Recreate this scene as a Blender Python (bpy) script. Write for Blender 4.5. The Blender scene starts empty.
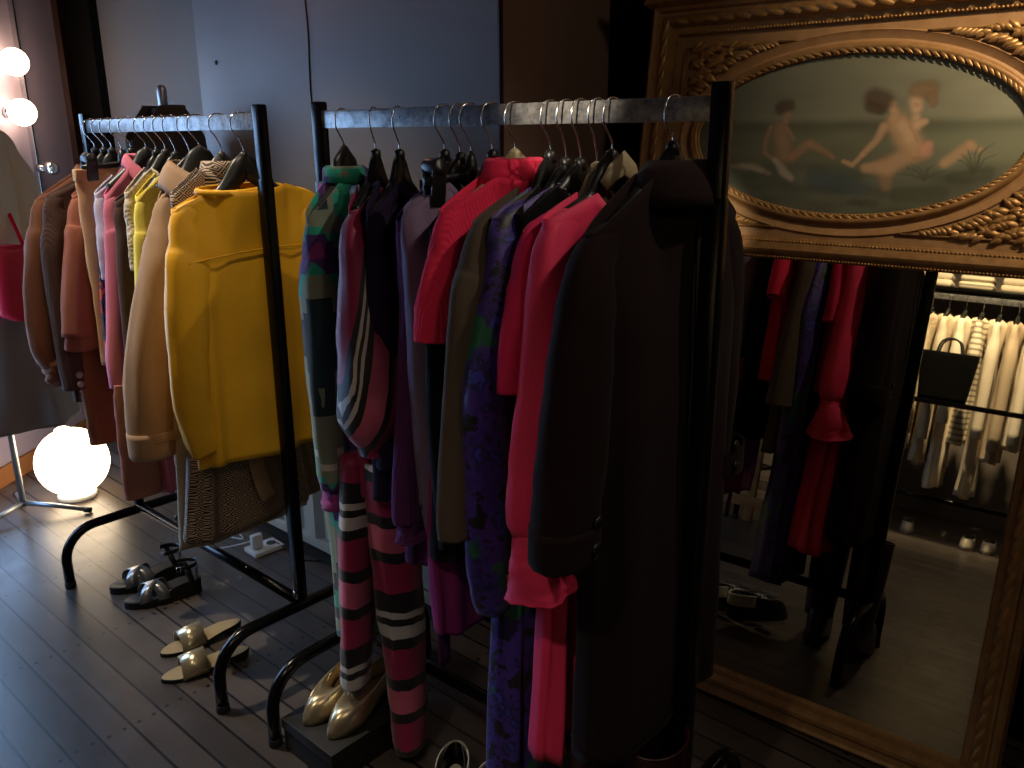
import bpy, bmesh, math, random
from mathutils import Vector, Matrix, noise
C = bpy.context.scene.collection
PI = math.pi
random.seed(7)

# ------------------------------------------------------------------ helpers
def lin(h):
    h = h.lstrip('#')
    v = [int(h[i:i+2], 16)/255 for i in (0, 2, 4)]
    return tuple((c/12.92 if c <= .04045 else ((c+.055)/1.055)**2.4) for c in v) + (1,)

class NT:
    """tiny node-graph helper"""
    def __init__(s, name):
        s.m = bpy.data.materials.new(name); s.m.use_nodes = True
        s.t = s.m.node_tree; s.n = s.t.nodes; s.l = s.t.links
        s.b = s.n['Principled BSDF']
    def new(s, k, **kw):
        n = s.n.new(k)
        for a, v in kw.items(): setattr(n, a, v)
        return n
    def link(s, a, b): s.l.new(a, b)
    def put(s, sock, v):
        if hasattr(v, 'links') or isinstance(v, bpy.types.NodeSocket): s.link(v, sock)
        else: sock.default_value = v
    def math(s, op, a, b=0.0, c=None):
        n = s.new('ShaderNodeMath', operation=op)
        s.put(n.inputs[0], a); s.put(n.inputs[1], b)
        if c is not None: s.put(n.inputs[2], c)
        return n.outputs[0]
    def mix(s, f, a, b):
        n = s.new('ShaderNodeMix', data_type='RGBA')
        s.put(n.inputs[0], f); s.put(n.inputs[6], a); s.put(n.inputs[7], b)
        return n.outputs[2]
    def obj(s): return s.new('ShaderNodeTexCoord').outputs['Object']
    def xyz(s, v):
        n = s.new('ShaderNodeSeparateXYZ'); s.link(v, n.inputs[0]); return n.outputs
    def comb(s, x, y, z):
        n = s.new('ShaderNodeCombineXYZ')
        for i, q in enumerate((x, y, z)): s.put(n.inputs[i], q)
        return n.outputs[0]
    def noise(s, v, scale, detail=3, rough=.55):
        n = s.new('ShaderNodeTexNoise'); s.link(v, n.inputs['Vector'])
        n.inputs['Scale'].default_value = scale; n.inputs['Detail'].default_value = detail
        n.inputs['Roughness'].default_value = rough
        return n.outputs['Fac']
    def mapping(s, v, scale=(1, 1, 1), rot=(0, 0, 0), loc=(0, 0, 0)):
        n = s.new('ShaderNodeMapping'); s.link(v, n.inputs[0])
        n.inputs['Scale'].default_value = scale; n.inputs['Rotation'].default_value = rot
        n.inputs['Location'].default_value = loc
        return n.outputs[0]
    def ramp(s, f, stops, interp='LINEAR'):
        n = s.new('ShaderNodeValToRGB'); r = n.color_ramp; r.interpolation = interp
        while len(r.elements) > 1: r.elements.remove(r.elements[0])
        r.elements[0].position = stops[0][0]; r.elements[0].color = stops[0][1]
        for p, c in stops[1:]:
            e = r.elements.new(p); e.color = c
        s.put(n.inputs[0], f); return n.outputs[0]
    def bump(s, h, strength=.3, dist=.01):
        n = s.new('ShaderNodeBump'); n.inputs['Strength'].default_value = strength
        n.inputs['Distance'].default_value = dist
        s.link(h, n.inputs['Height']); s.link(n.outputs[0], s.b.inputs['Normal'])
    def done(s, color=None, rough=.5, metal=0, **kw):
        if color is not None: s.put(s.b.inputs['Base Color'], color)
        s.put(s.b.inputs['Roughness'], rough); s.put(s.b.inputs['Metallic'], metal)
        for k, v in kw.items(): s.put(s.b.inputs[k.replace('_', ' ')], v)
        return s.m

def plain(name, col, rough=.5, metal=0, var=.12, scale=30, bump=0, **kw):
    t = NT(name); o = t.obj(); c = lin(col)
    f = t.noise(o, scale)
    dark = tuple(v*(1-var) for v in c[:3])+(1,); lite = tuple(min(1, v*(1+var)) for v in c[:3])+(1,)
    if bump: t.bump(f, bump, .004)
    return t.done(t.mix(f, dark, lite), rough, metal, **kw)

def fabric(name, col, rough=.85, var=.18, weave=900, sheen=.04, bump=.25, rib=0, spec=.12, thin=0):
    t = NT(name); o = t.obj(); c = lin(col)
    big = t.noise(o, 9, 3); fine = t.noise(o, weave*.35, 2)
    f = t.math('ADD', t.math('MULTIPLY', big, .6), t.math('MULTIPLY', fine, .4))
    dark = tuple(v*(1-var) for v in c[:3])+(1,); lite = tuple(min(1, v*(1+var)) for v in c[:3])+(1,)
    col_ = t.mix(f, dark, lite)
    if rib:
        x, y, z = t.xyz(o)
        w = t.math('SINE', t.math('MULTIPLY', t.math('ADD', x, y), rib*2*PI))
        h = t.math('ADD', w, fine); t.bump(h, .28, .0015)
    else:
        t.bump(fine, bump, .0015)
    return t.done(col_, rough, 0, Sheen_Weight=sheen, Sheen_Roughness=.5, Specular_IOR_Level=spec)

class MB:
    def __init__(s): s.bm = bmesh.new()
    def v(s, p): return s.bm.verts.new(p)
    def f(s, vs):
        try: return s.bm.faces.new(vs)
        except ValueError: return None
    def box(s, c, size, M=None, bev=0):
        r = bmesh.ops.create_cube(s.bm, size=1)['verts']
        for q in r:
            q.co = Vector((q.co.x*size[0], q.co.y*size[1], q.co.z*size[2]))
        if bev:
            es = list({e for q in r for e in q.link_edges})
            rr = bmesh.ops.bevel(s.bm, geom=es, offset=bev, segments=2, affect='EDGES', profile=.6)
            r = list({q for fc in rr['faces'] for q in fc.verts} | {q for q in r if q.is_valid})
        for q in r:
            if M is not None: q.co = M @ q.co
            q.co += Vector(c)
        return r
    def rings(s, rings, closed_u=True, cap0=False, cap1=False, closed_v=False):
        R = [[s.v(p) for p in r] for r in rings]
        n = len(R[0]); m = len(R)
        for i in range(m if closed_v else m-1):
            a, b = R[i], R[(i+1) % m]
            for j in range(n if closed_u else n-1):
                s.f((a[j], a[(j+1) % n], b[(j+1) % n], b[j]))
        if cap0: s.f(list(reversed(R[0])))
        if cap1: s.f(R[-1])
        return R
    def tube(s, path, rad, seg=10, closed=False, cap=True, ref=None, flat=None):
        P = [Vector(p) for p in path]; n = len(P)
        if not isinstance(rad, (list, tuple)): rad = [rad]*n
        T = []
        for i in range(n):
            a = P[(i-1) % n] if (closed or i > 0) else P[0]
            b = P[(i+1) % n] if (closed or i < n-1) else P[-1]
            T.append((b-a).normalized())
        r = Vector(ref) if ref else (Vector((0, 0, 1)) if abs(T[0].z) < .9 else Vector((0, 1, 0)))
        N = (r - T[0]*r.dot(T[0])).normalized(); rg = []
        for i in range(n):
            if ref:
                q = r - T[i]*r.dot(T[i])
                N = q.normalized() if q.length > 1e-5 else N
            else:
                N = (N - T[i]*N.dot(T[i])).normalized()
            B = T[i].cross(N)
            ra = rad[i]; rn, rb = (ra if isinstance(ra, tuple) else (ra, ra))
            rg.append([P[i] + N*(rn*math.cos(2*PI*k/seg)) + B*(rb*math.sin(2*PI*k/seg)) for k in range(seg)])
        s.rings(rg, cap0=cap and not closed, cap1=cap and not closed, closed_v=closed)
    def lathe(s, prof, c=(0, 0, 0), seg=32, axis='z', cap0=True, cap1=True):
        rg = []
        for r, h in prof:
            ring = []
            for k in range(seg):
                a = 2*PI*k/seg
                p = (r*math.cos(a), r*math.sin(a), h)
                if axis == 'x': p = (p[2], p[0], p[1])
                if axis == 'y': p = (p[0], p[2], p[1])
                ring.append((p[0]+c[0], p[1]+c[1], p[2]+c[2]))
            rg.append(ring)
        s.rings(rg, cap0=cap0, cap1=cap1)
    def ball(s, c, r, M=None, u=10, v=6):
        q = bmesh.ops.create_uvsphere(s.bm, u_segments=u, v_segments=v, radius=1)['verts']
        if not isinstance(r, (tuple, list)): r = (r, r, r)
        for w in q:
            w.co = Vector((w.co.x*r[0], w.co.y*r[1], w.co.z*r[2]))
            if M is not None: w.co = M @ w.co
            w.co += Vector(c)
    def strip(s, A, B):
        a = [s.v(p) for p in A]; b = [s.v(p) for p in B]
        for i in range(len(a)-1): s.f((a[i], a[i+1], b[i+1], b[i]))
    def build(s, name, m, parent=None, smooth=True, solid=0, sub=0, recalc=True):
        if recalc: bmesh.ops.recalc_face_normals(s.bm, faces=s.bm.faces)
        me = bpy.data.meshes.new(name); s.bm.to_mesh(me); s.bm.free()
        me.materials.append(m)
        if smooth:
            for p in me.polygons: p.use_smooth = True
        o = bpy.data.objects.new(name, me); C.objects.link(o)
        if parent is not None: o.parent = parent
        if solid:
            md = o.modifiers.new('thick', 'SOLIDIFY'); md.thickness = solid; md.offset = 0
        if sub:
            md = o.modifiers.new('sub', 'SUBSURF'); md.levels = sub; md.render_levels = sub
        if smooth == 'auto':
            md = o.modifiers.new('es', 'EDGE_SPLIT'); md.split_angle = math.radians(35)
        return o

def tag(o, label, cat, group=None, kind=None):
    if label: o['label'] = label
    if cat: o['category'] = cat
    if group: o['group'] = group
    if kind: o['kind'] = kind
    return o
def thing(name, label, cat, loc=(0, 0, 0), rz=0, group=None):
    o = bpy.data.objects.new(name, None); C.objects.link(o)
    o.empty_display_size = .05
    o.location = loc; o.rotation_euler = (0, 0, rz)
    return tag(o, label, cat, group)
def struct(o, label=None, cat=None): o['kind'] = 'structure'; return tag(o, label, cat)
def copy_tree(o, parent=None, keep=()):
    c = o.copy(); C.objects.link(c)
    if parent is not None: c.parent = parent
    for ch in list(o.children): copy_tree(ch, c)
    return c
def catmull(P, n):
    """P list of tuples (any length) -> n samples"""
    m = len(P); out = []
    for i in range(n):
        t = i/(n-1)*(m-1); k = min(int(t), m-2); f = t-k
        p0, p1, p2, p3 = P[max(k-1, 0)], P[k], P[k+1], P[min(k+2, m-1)]
        out.append(tuple(.5*(2*b+(c-a)*f+(2*a-5*b+4*c-d)*f*f+(3*b-a-3*c+d)*f**3) for a, b, c, d in zip(p0, p1, p2, p3)))
    return out
def interp(T, z):
    """T: list of (z, a, b..) with z descending"""
    if z >= T[0][0]: return T[0][1:]
    for p, q in zip(T, T[1:]):
        if z >= q[0]:
            f = (p[0]-z)/(p[0]-q[0]); return tuple(a+(b-a)*f for a, b in zip(p[1:], q[1:]))
    return T[-1][1:]
def smooth01(x): x = max(0, min(1, x)); return x*x*(3-2*x)

# ------------------------------------------------------------------ materials
M = {}
M['black_metal'] = plain('black_enamel', '#080808', .2, 0, .3, 60, Specular_IOR_Level=.22)
def bar_mat():
    t = NT('worn_steel_bar'); o = t.obj()
    f = t.noise(o, 60, 6, .7); g = t.noise(t.mapping(o, (400, 20, 400)), 1, 2)
    k = t.ramp(f, [(.35, (.05, .05, .05, 1)), (.55, (.30, .30, .30, 1))])
    t.bump(g, .12, .002)
    return t.done(t.mix(g, t.mix(t.ramp(f, [(.42, (0, 0, 0, 1)), (.62, (1, 1, 1, 1))]), lin('#4a4a4a'), lin('#9a9894')), lin('#77777a')), t.math('ADD', t.math('MULTIPLY', f, .2), .2), .6)
M['bar'] = bar_mat()
M['chrome'] = plain('hook_chrome', '#c9c9c9', .22, 1, .05)
M['plastic'] = plain('black_plastic', '#151515', .38, 0, .15, 40)
M['greyplastic'] = plain('grey_black_plastic', '#2b2b29', .42, 0, .15, 40)
M['clearplastic'] = plain('smoke_plastic', '#55524a', .35, 0, .15, 40)
M['litplastic'] = plain('lit_bone_plastic', '#a89b7c', .4, 0, .1, 40)  # bone tint stands in for warm light on black hanger faces
M['rubber'] = plain('black_rubber', '#0c0c0c', .7)
M['white_plastic'] = plain('white_plastic', '#c8c8c4', .4, 0, .05)
M['radiator'] = plain('radiator_paint', '#aaa190', .45, 0, .05)

def floor_mat():
    t = NT('painted_boards'); o = t.obj(); x, y, z = t.xyz(o)
    u = t.math('DIVIDE', t.math('SUBTRACT', x, .495), .0795)
    fx = t.math('FRACT', u); ix = t.math('FLOOR', u)
    wn = t.new('ShaderNodeTexWhiteNoise', noise_dimensions='1D'); t.link(ix, wn.inputs['W']); rnd = wn.outputs['Value']
    seam = t.math('LESS_THAN', t.math('MINIMUM', fx, t.math('SUBTRACT', 1, fx)), .045)
    gv = t.comb(t.math('MULTIPLY', x, 30), t.math('ADD', t.math('MULTIPLY', y, 2.2), t.math('MULTIPLY', rnd, 40)), 0)
    grain = t.noise(gv, 1.6, 5, .6)
    wear = t.noise(o, 3.2, 4, .6)
    base = t.mix(rnd, lin('#3d3631'), lin('#554b44'))
    base = t.mix(t.math('MULTIPLY', grain, .55), base, lin('#2f2924'))
    base = t.mix(t.ramp(wear, [(.5, (0, 0, 0, 1)), (.75, (.35, .35, .35, 1))]), base, lin('#6a625b'))
    fy = t.math('FRACT', t.math('ADD', t.math('DIVIDE', t.math('SUBTRACT', y, 2.0), .485), .5))
    dy = t.math('MULTIPLY', t.math('SUBTRACT', fy, .5), .485)
    dxa = t.math('MULTIPLY', t.math('SUBTRACT', t.math('FRACT', t.math('MULTIPLY', fx, 2)), .5), .03975)
    jit = t.math('MULTIPLY', t.math('SUBTRACT', rnd, .5), .008)
    d = t.math('SQRT', t.math('ADD', t.math('POWER', t.math('ADD', dy, jit), 2), t.math('POWER', dxa, 2)))
    nail = t.math('LESS_THAN', d, .006)
    dk = t.math('MAXIMUM', seam, nail)
    col = t.mix(dk, base, lin('#0c0a09'))
    h = t.math('ADD', t.math('MULTIPLY', grain, .25), t.math('SUBTRACT', 1, dk))
    t.bump(h, .5, .003)
    r = t.math('ADD', .24, t.math('MULTIPLY', t.noise(o, 14, 4), .22))
    return t.done(col, r, 0, Specular_IOR_Level=.5)
M['floor'] = floor_mat()
def wall_mat(name, a, b, rough=.7, sc=2.0, spec=.4):
    t = NT(name); o = t.obj(); f = t.noise(o, sc, 4); g = t.noise(o, 120, 2)
    t.bump(g, .15, .002)
    return t.done(t.mix(f, lin(a), lin(b)), rough, 0, Specular_IOR_Level=spec)
M['wall_grey'] = wall_mat('grey_plaster', '#4b4643', '#57524e')
M['panel_grey'] = wall_mat('blue_grey_panel', '#575150', '#635d5b', .5)
M['wall_brown'] = wall_mat('brown_paint', '#7c6659', '#886f61')
M['wall_shade'] = wall_mat('black_shade', '#0a0908', '#0e0c0b', .8, 2, .04)  # near-black colour stands in for shade in the recess and corner
M['wall_lav'] = wall_mat('lavender_gloss_paint', '#8f8496', '#9a8fa0', .22)
M['trim_brown'] = plain('dark_brown_wood', '#2a1512', .4, 0, .2, 12)
M['ceiling'] = wall_mat('dark_ceiling', '#3a3634', '#45403d')
M['wall_room'] = wall_mat('warm_grey_paint', '#5d554e', '#6a6159')
M['baseboard'] = plain('wood_baseboard', '#8a5a34', .5, 0, .2, 10)

def emis(name, col, s):
    t = NT(name); o = t.obj(); f = t.noise(o, 5)
    return t.done(lin('#ffffff'), .3, 0, Emission_Color=t.mix(t.math('MULTIPLY', f, .05), lin(col), lin('#ffffff')), Emission_Strength=s)
M['globe'] = emis('opal_globe_lit', '#ffe2b8', 9)
M['bulb'] = emis('opal_bulb_lit', '#ffd9b0', 20)
M['daylight'] = emis('daylit_pane', '#98c6ff', 8)

# ------------------------------------------------------------------ setting
def quad(name, pts, m):
    b = MB(); b.f([b.v(p) for p in pts]); return b.build(name, m, None, False, recalc=False)
def slab(name, pts, off, m):
    """a wall: quad pts extruded along off"""
    b = MB(); A = [b.v(p) for p in pts]; B = [b.v(Vector(p)+Vector(off)) for p in pts]
    b.f(A); b.f(list(reversed(B)))
    for i in range(len(A)): b.f((A[i], A[(i+1) % len(A)], B[(i+1) % len(A)], B[i]))
    return b.build(name, m, None, False)
XL, YN, ZC = -2.75, -2.6, 3.0
D0 = Vector((1.076, 4.015, 0)); DD = Vector((.8, .6, 0)); DN = Vector((.6, -.8, 0))   # slanting end wall
def dw(k, z, off=0): p = D0+DD*k+DN*off; return (p.x, p.y, z)
struct(slab('floor', [(XL-.1, YN-.1, 0), (2.5, YN-.1, 0), (2.5, 5.2, 0), (XL-.1, 5.2, 0)], (0, 0, -.1), M['floor']))
struct(slab('ceiling', [(XL-.1, YN-.1, ZC), (2.5, YN-.1, ZC), (2.5, 5.2, ZC), (XL-.1, 5.2, ZC)], (0, 0, .1), M['ceiling']))
XW = 1.72; YR = 1.56; XB = 2.2
# right wall: plain grey part, then the stepped return and the mirror's recess, its shade painted near-black
XC = 1.92
struct(slab('wall_right', [(XC, YR+.3, 0), (XC, 4.75, 0), (XC, 4.75, ZC), (XC, YR+.3, ZC)], (.1, 0, 0), M['wall_grey']))
struct(slab('trim_4', [(XW, YR+.012, 0), (XW, 3.05, 0), (XW, 3.05, ZC), (XW, YR+.012, ZC)], (.21, 0, 0), M['wall_grey']))
b = MB(); b.box((XC-.02, 4.46, ZC/2), (.04, .30, ZC)); struct(b.build('corner_shade_strip', M['wall_shade'], None, False))  # black strip added to keep the shaded corner band dark
b = MB(); b.box((XW-.006, (YR+3.06)/2, 1.75), (.012, 3.06-YR, 2.45)); struct(b.build('trim_1', M['panel_grey'], None, False))
b = MB()
for (yy, zz) in ((1.66, 1.9), (2.93, 1.75), (1.66, 1.2), (2.93, 2.5)): b.lathe([(.0, -.016), (.007, -.016), (.008, -.012)], (XW, yy, zz), 10, 'x')
scr = b.build('screw_head', M['rubber'], None); scr.parent = bpy.data.objects['trim_1']
struct(slab('wall_return', [(XW, YR, 0), (XB+.1, YR, 0), (XB+.1, YR, ZC), (XW, YR, ZC)], (0, .1, 0), M['wall_brown']))
struct(slab('wall_recess', [(XB, YN, 0), (XB, YR, 0), (XB, YR, ZC), (XB, YN, ZC)], (.1, 0, 0), M['wall_shade']))  # mirror's cast shadow put into the wall colour
b = MB(); b.box((XW-.004, YR-.003, 1.5), (.016, .005, 3.0)); struct(b.build('trim_2', M['trim_brown'], None, False))
struct(slab('wall_left', [(XL, YN, 0), (XL, 5.1, 0), (XL, 5.1, ZC), (XL, YN, ZC)], (-.1, 0, 0), M['wall_room']))
struct(slab('wall_near', [(XL, YN, 0), (XB+.1, YN, 0), (XB+.1, YN, ZC), (XL, YN, ZC)], (0, -.1, 0), M['wall_room']))
# slanting end wall with the window in it
K0, K1 = -3.2, 1.06; WK0, WK1, WZ0, WZ1 = -1.25, .33, .30, 1.86
b = MB()
def dbox(b, k0, k1, z0, z1, o0, o1):
    A = [b.v(dw(k, z, o)) for k, z, o in ((k0, z0, o0), (k1, z0, o0), (k1, z1, o0), (k0, z1, o0), (k0, z0, o1), (k1, z0, o1), (k1, z1, o1), (k0, z1, o1))]
    for q in ((0, 1, 2, 3), (7, 6, 5, 4), (0, 4, 5, 1), (1, 5, 6, 2), (2, 6, 7, 3), (3, 7, 4, 0)): b.f([A[i] for i in q])
dbox(b, K0, WK0, 0, ZC, 0, -.12); dbox(b, WK1, K1, 0, ZC, 0, -.12); dbox(b, WK0, WK1, 0, WZ0, 0, -.12); dbox(b, WK0, WK1, WZ1, ZC, 0, -.12)
struct(b.build('wall_end', M['wall_lav'], None, False))
struct(slab('wall_far', [(XL, 5.0, 0), (-1.3, 5.0, 0), (-1.3, 5.0, ZC), (XL, 5.0, ZC)], (0, .1, 0), M['wall_room']))
b = MB(); dbox(b, WK0, WK1, WZ0, WZ1, -.08, -.085); w = b.build('window_1', M['daylight'], None, False); struct(w)
b = MB()
for (k0, k1, z0, z1) in ((WK0, WK1, WZ0, WZ0+.06), (WK0, WK1, WZ1-.06, WZ1), (WK0, WK0+.06, WZ0, WZ1), (WK1-.06, WK1, WZ0, WZ1), ((WK0+WK1)/2-.03, (WK0+WK1)/2+.03, WZ0, WZ1), (WK0, WK1, 1.45, 1.49)):
    dbox(b, k0, k1, z0, z1, -.04, -.075)
b.build('window_frame', M['white_plastic'], w, False)
b = MB(); dbox(b, -.55, .92, 0, .085, .018, 0); struct(b.build('baseboard_end', M['baseboard'], None, False))
b = MB(); dbox(b, .925, 1.05, 0, ZC, .03, 0); struct(b.build('trim_3', M['trim_brown'], None, False))

# ------------------------------------------------------------------ clothes racks
RH = 1.5645; RL = .994; RA = .267; ZB = .2045
def make_rack():
    r = thing('clothes_rack', None, None)
    # local: post at y=0 and y=RL ; feet run along x
    for yy in (0, RL):
        p = MB(); p.box((0, yy, (ZB+.02+1.39)/2), (.030, .034, 1.39-ZB-.02), bev=.006)
        p.box((0, yy, (1.30+RH)/2), (.026, .030, RH-1.30), bev=.005)
        po = p.build('post', M['black_metal'], r, 'auto')
        s = MB(); s.lathe([(.0, -.019), (.005, -.019), (.006, -.016)], (0, yy, ZB+.045), 8, 'x'); s.build('bolt', M['chrome'], po)
        f = MB(); R = .11; path = [(-RA, yy, .012)]
        path += [(-RA, yy, ZB-R)]
        for k in range(1, 9):
            a = PI-(PI/2)*k/8; path.append((-RA+R+R*math.cos(a), yy, ZB-R+R*math.sin(a)))
        path += [(q[0]*-1, q[1], q[2]) for q in reversed(path)]
        f.tube(path, .0165, 14, ref=(0, 1, 0)); fo = f.build('foot_tube', M['black_metal'], r)
        for sx in (-1, 1):
            c = MB(); c.lathe([(.0175, 0), (.0182, .003), (.0182, .02), (.0166, .024)], (sx*RA, yy, 0), 14); c.build('rubber_tip', M['rubber'], fo)
    p = MB(); p.box((0, RL/2, 1.525), (.012, RL-.024, .038), bev=.002); p.build('hanging_bar', M['bar'], r, 'auto')
    p = MB(); p.tube([(0, .01, ZB+.01), (0, RL-.01, ZB+.01)], .0155, 14); p.build('lower_rail', M['black_metal'], r)
    return r
XR, YRK, TR = 1.2384, .6619, -.029
XLk, YLk = 1.190, 1.868
rackR = make_rack(); rackR.location = (XR, YRK, 0); rackR.rotation_euler = (0, 0, .029)
tag(rackR, 'black steel clothes rack in the middle holding pink and dark garments', 'clothes rack', 'black garment racks')
rackL = copy_tree(rackR); rackL.location = (XLk, YLk, 0); rackL.rotation_euler = (0, 0, 0)
tag(rackL, 'black steel clothes rack at left holding the yellow blouse', 'clothes rack')
rackF = copy_tree(rackR); rackF.location = (-.70, 1.98, 0); rackF.rotation_euler = (0, 0, math.radians(100))
tag(rackF, 'bare black rack foot and rail reflected beyond the wooden table', 'clothes rack')
def barx(y, k='R'): return XR-(y-YRK)*.029 if k == 'R' else XLk

# ------------------------------------------------------------------ hangers
GH = 'black hangers on the racks'
def hook_path(ztop):
    P = [(0, 0, ztop-.01), (0, 0, ztop+.012), (-.012, 0, 1.489), (-.026, 0, 1.507), (-.0275, 0, 1.525), (-.02, 0, 1.541), (0, 0, 1.5478), (.02, 0, 1.541), (.0275, 0, 1.525), (.023, 0, 1.508)]
    return catmull(P, 40)
def hanger(y, k, label, yaw=0, ztop=1.46, m='plastic', thick=1.0, roll=0, sh=(.19, 1.34, .06, 1.40), w=None):
    x = barx(y, k); sx, sz, nx, nz = sh
    t = thing('clothes_hanger', label, 'hanger', (x, y, 0), yaw, GH)
    h = MB(); h.tube(hook_path(ztop), .0018, 8); h.build('hook', M['chrome'], t)
    b = MB(); n = 33; path = []; rad = []; w = w or sx-.035
    zn = nz-.020
    for i in range(n):
        s = -1+2*i/(n-1); a = abs(s)*w
        if a > nx: z = zn+(sz-nz)*(a-nx)/(sx-nx)-.004*((a-nx)/(w-nx))
        else:
            q = a/nx; z = zn+(ztop-.024-zn)*(1-q)**1.6+(sz-nz)/(sx-nx)*0
        e = smooth01(a/nx)
        path.append((s*w, .004*(a/w)**2, z+s*w*math.tan(roll)))
        rad.append((.024*thick*(1-e)+.012*e, .011*thick*(1-e)+.012*e))
    b.tube(path, rad, 12, ref=(0, 0, 1)); b.build('hanger_arms', M[m], t)
    c = MB(); c.lathe([(.012, -.018), (.011, .0), (.006, .004), (.003, .006)], (0, 0, ztop-.003), 12); c.build('hook_socket', M[m], t)
    return t
def clip_hanger(y, k, label, yaw=0, w=.16, z=1.40):
    x = barx(y, k)
    t = thing('clip_hanger', label, 'hanger', (x, y, 0), yaw, 'clip hangers on the racks')
    h = MB(); h.tube(hook_path(z+.05), .0018, 8); h.build('hook', M['chrome'], t)
    b = MB(); b.tube([(-w, 0, z), (-w*.5, 0, z+.004), (0, 0, z+.01), (w*.5, 0, z+.004), (w, 0, z)], [(.009, .007)]*5, 10, ref=(0, 0, 1))
    b.lathe([(.014, -.03), (.012, .01), (.004, .034)], (0, 0, z+.02), 12)
    b.build('hanger_bar', M['plastic'], t)
    for sx in (-1, 1):
        c = MB(); xx = sx*w*.8
        c.box((xx, -.012, z-.012), (.034, .007, .07), Matrix.Rotation(.12, 3, 'X'), .003)
        c.box((xx, .012, z-.012), (.034, .007, .07), Matrix.Rotation(-.12, 3, 'X'), .003)
        c.lathe([(.0, -.021), (.015, -.021), (.017, -.017), (.017, .017), (.015, .021), (.0, .021)], (xx, 0, z+.026), 14, 'y')
        c.build('clip', M['plastic'], t)
    return t

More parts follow.
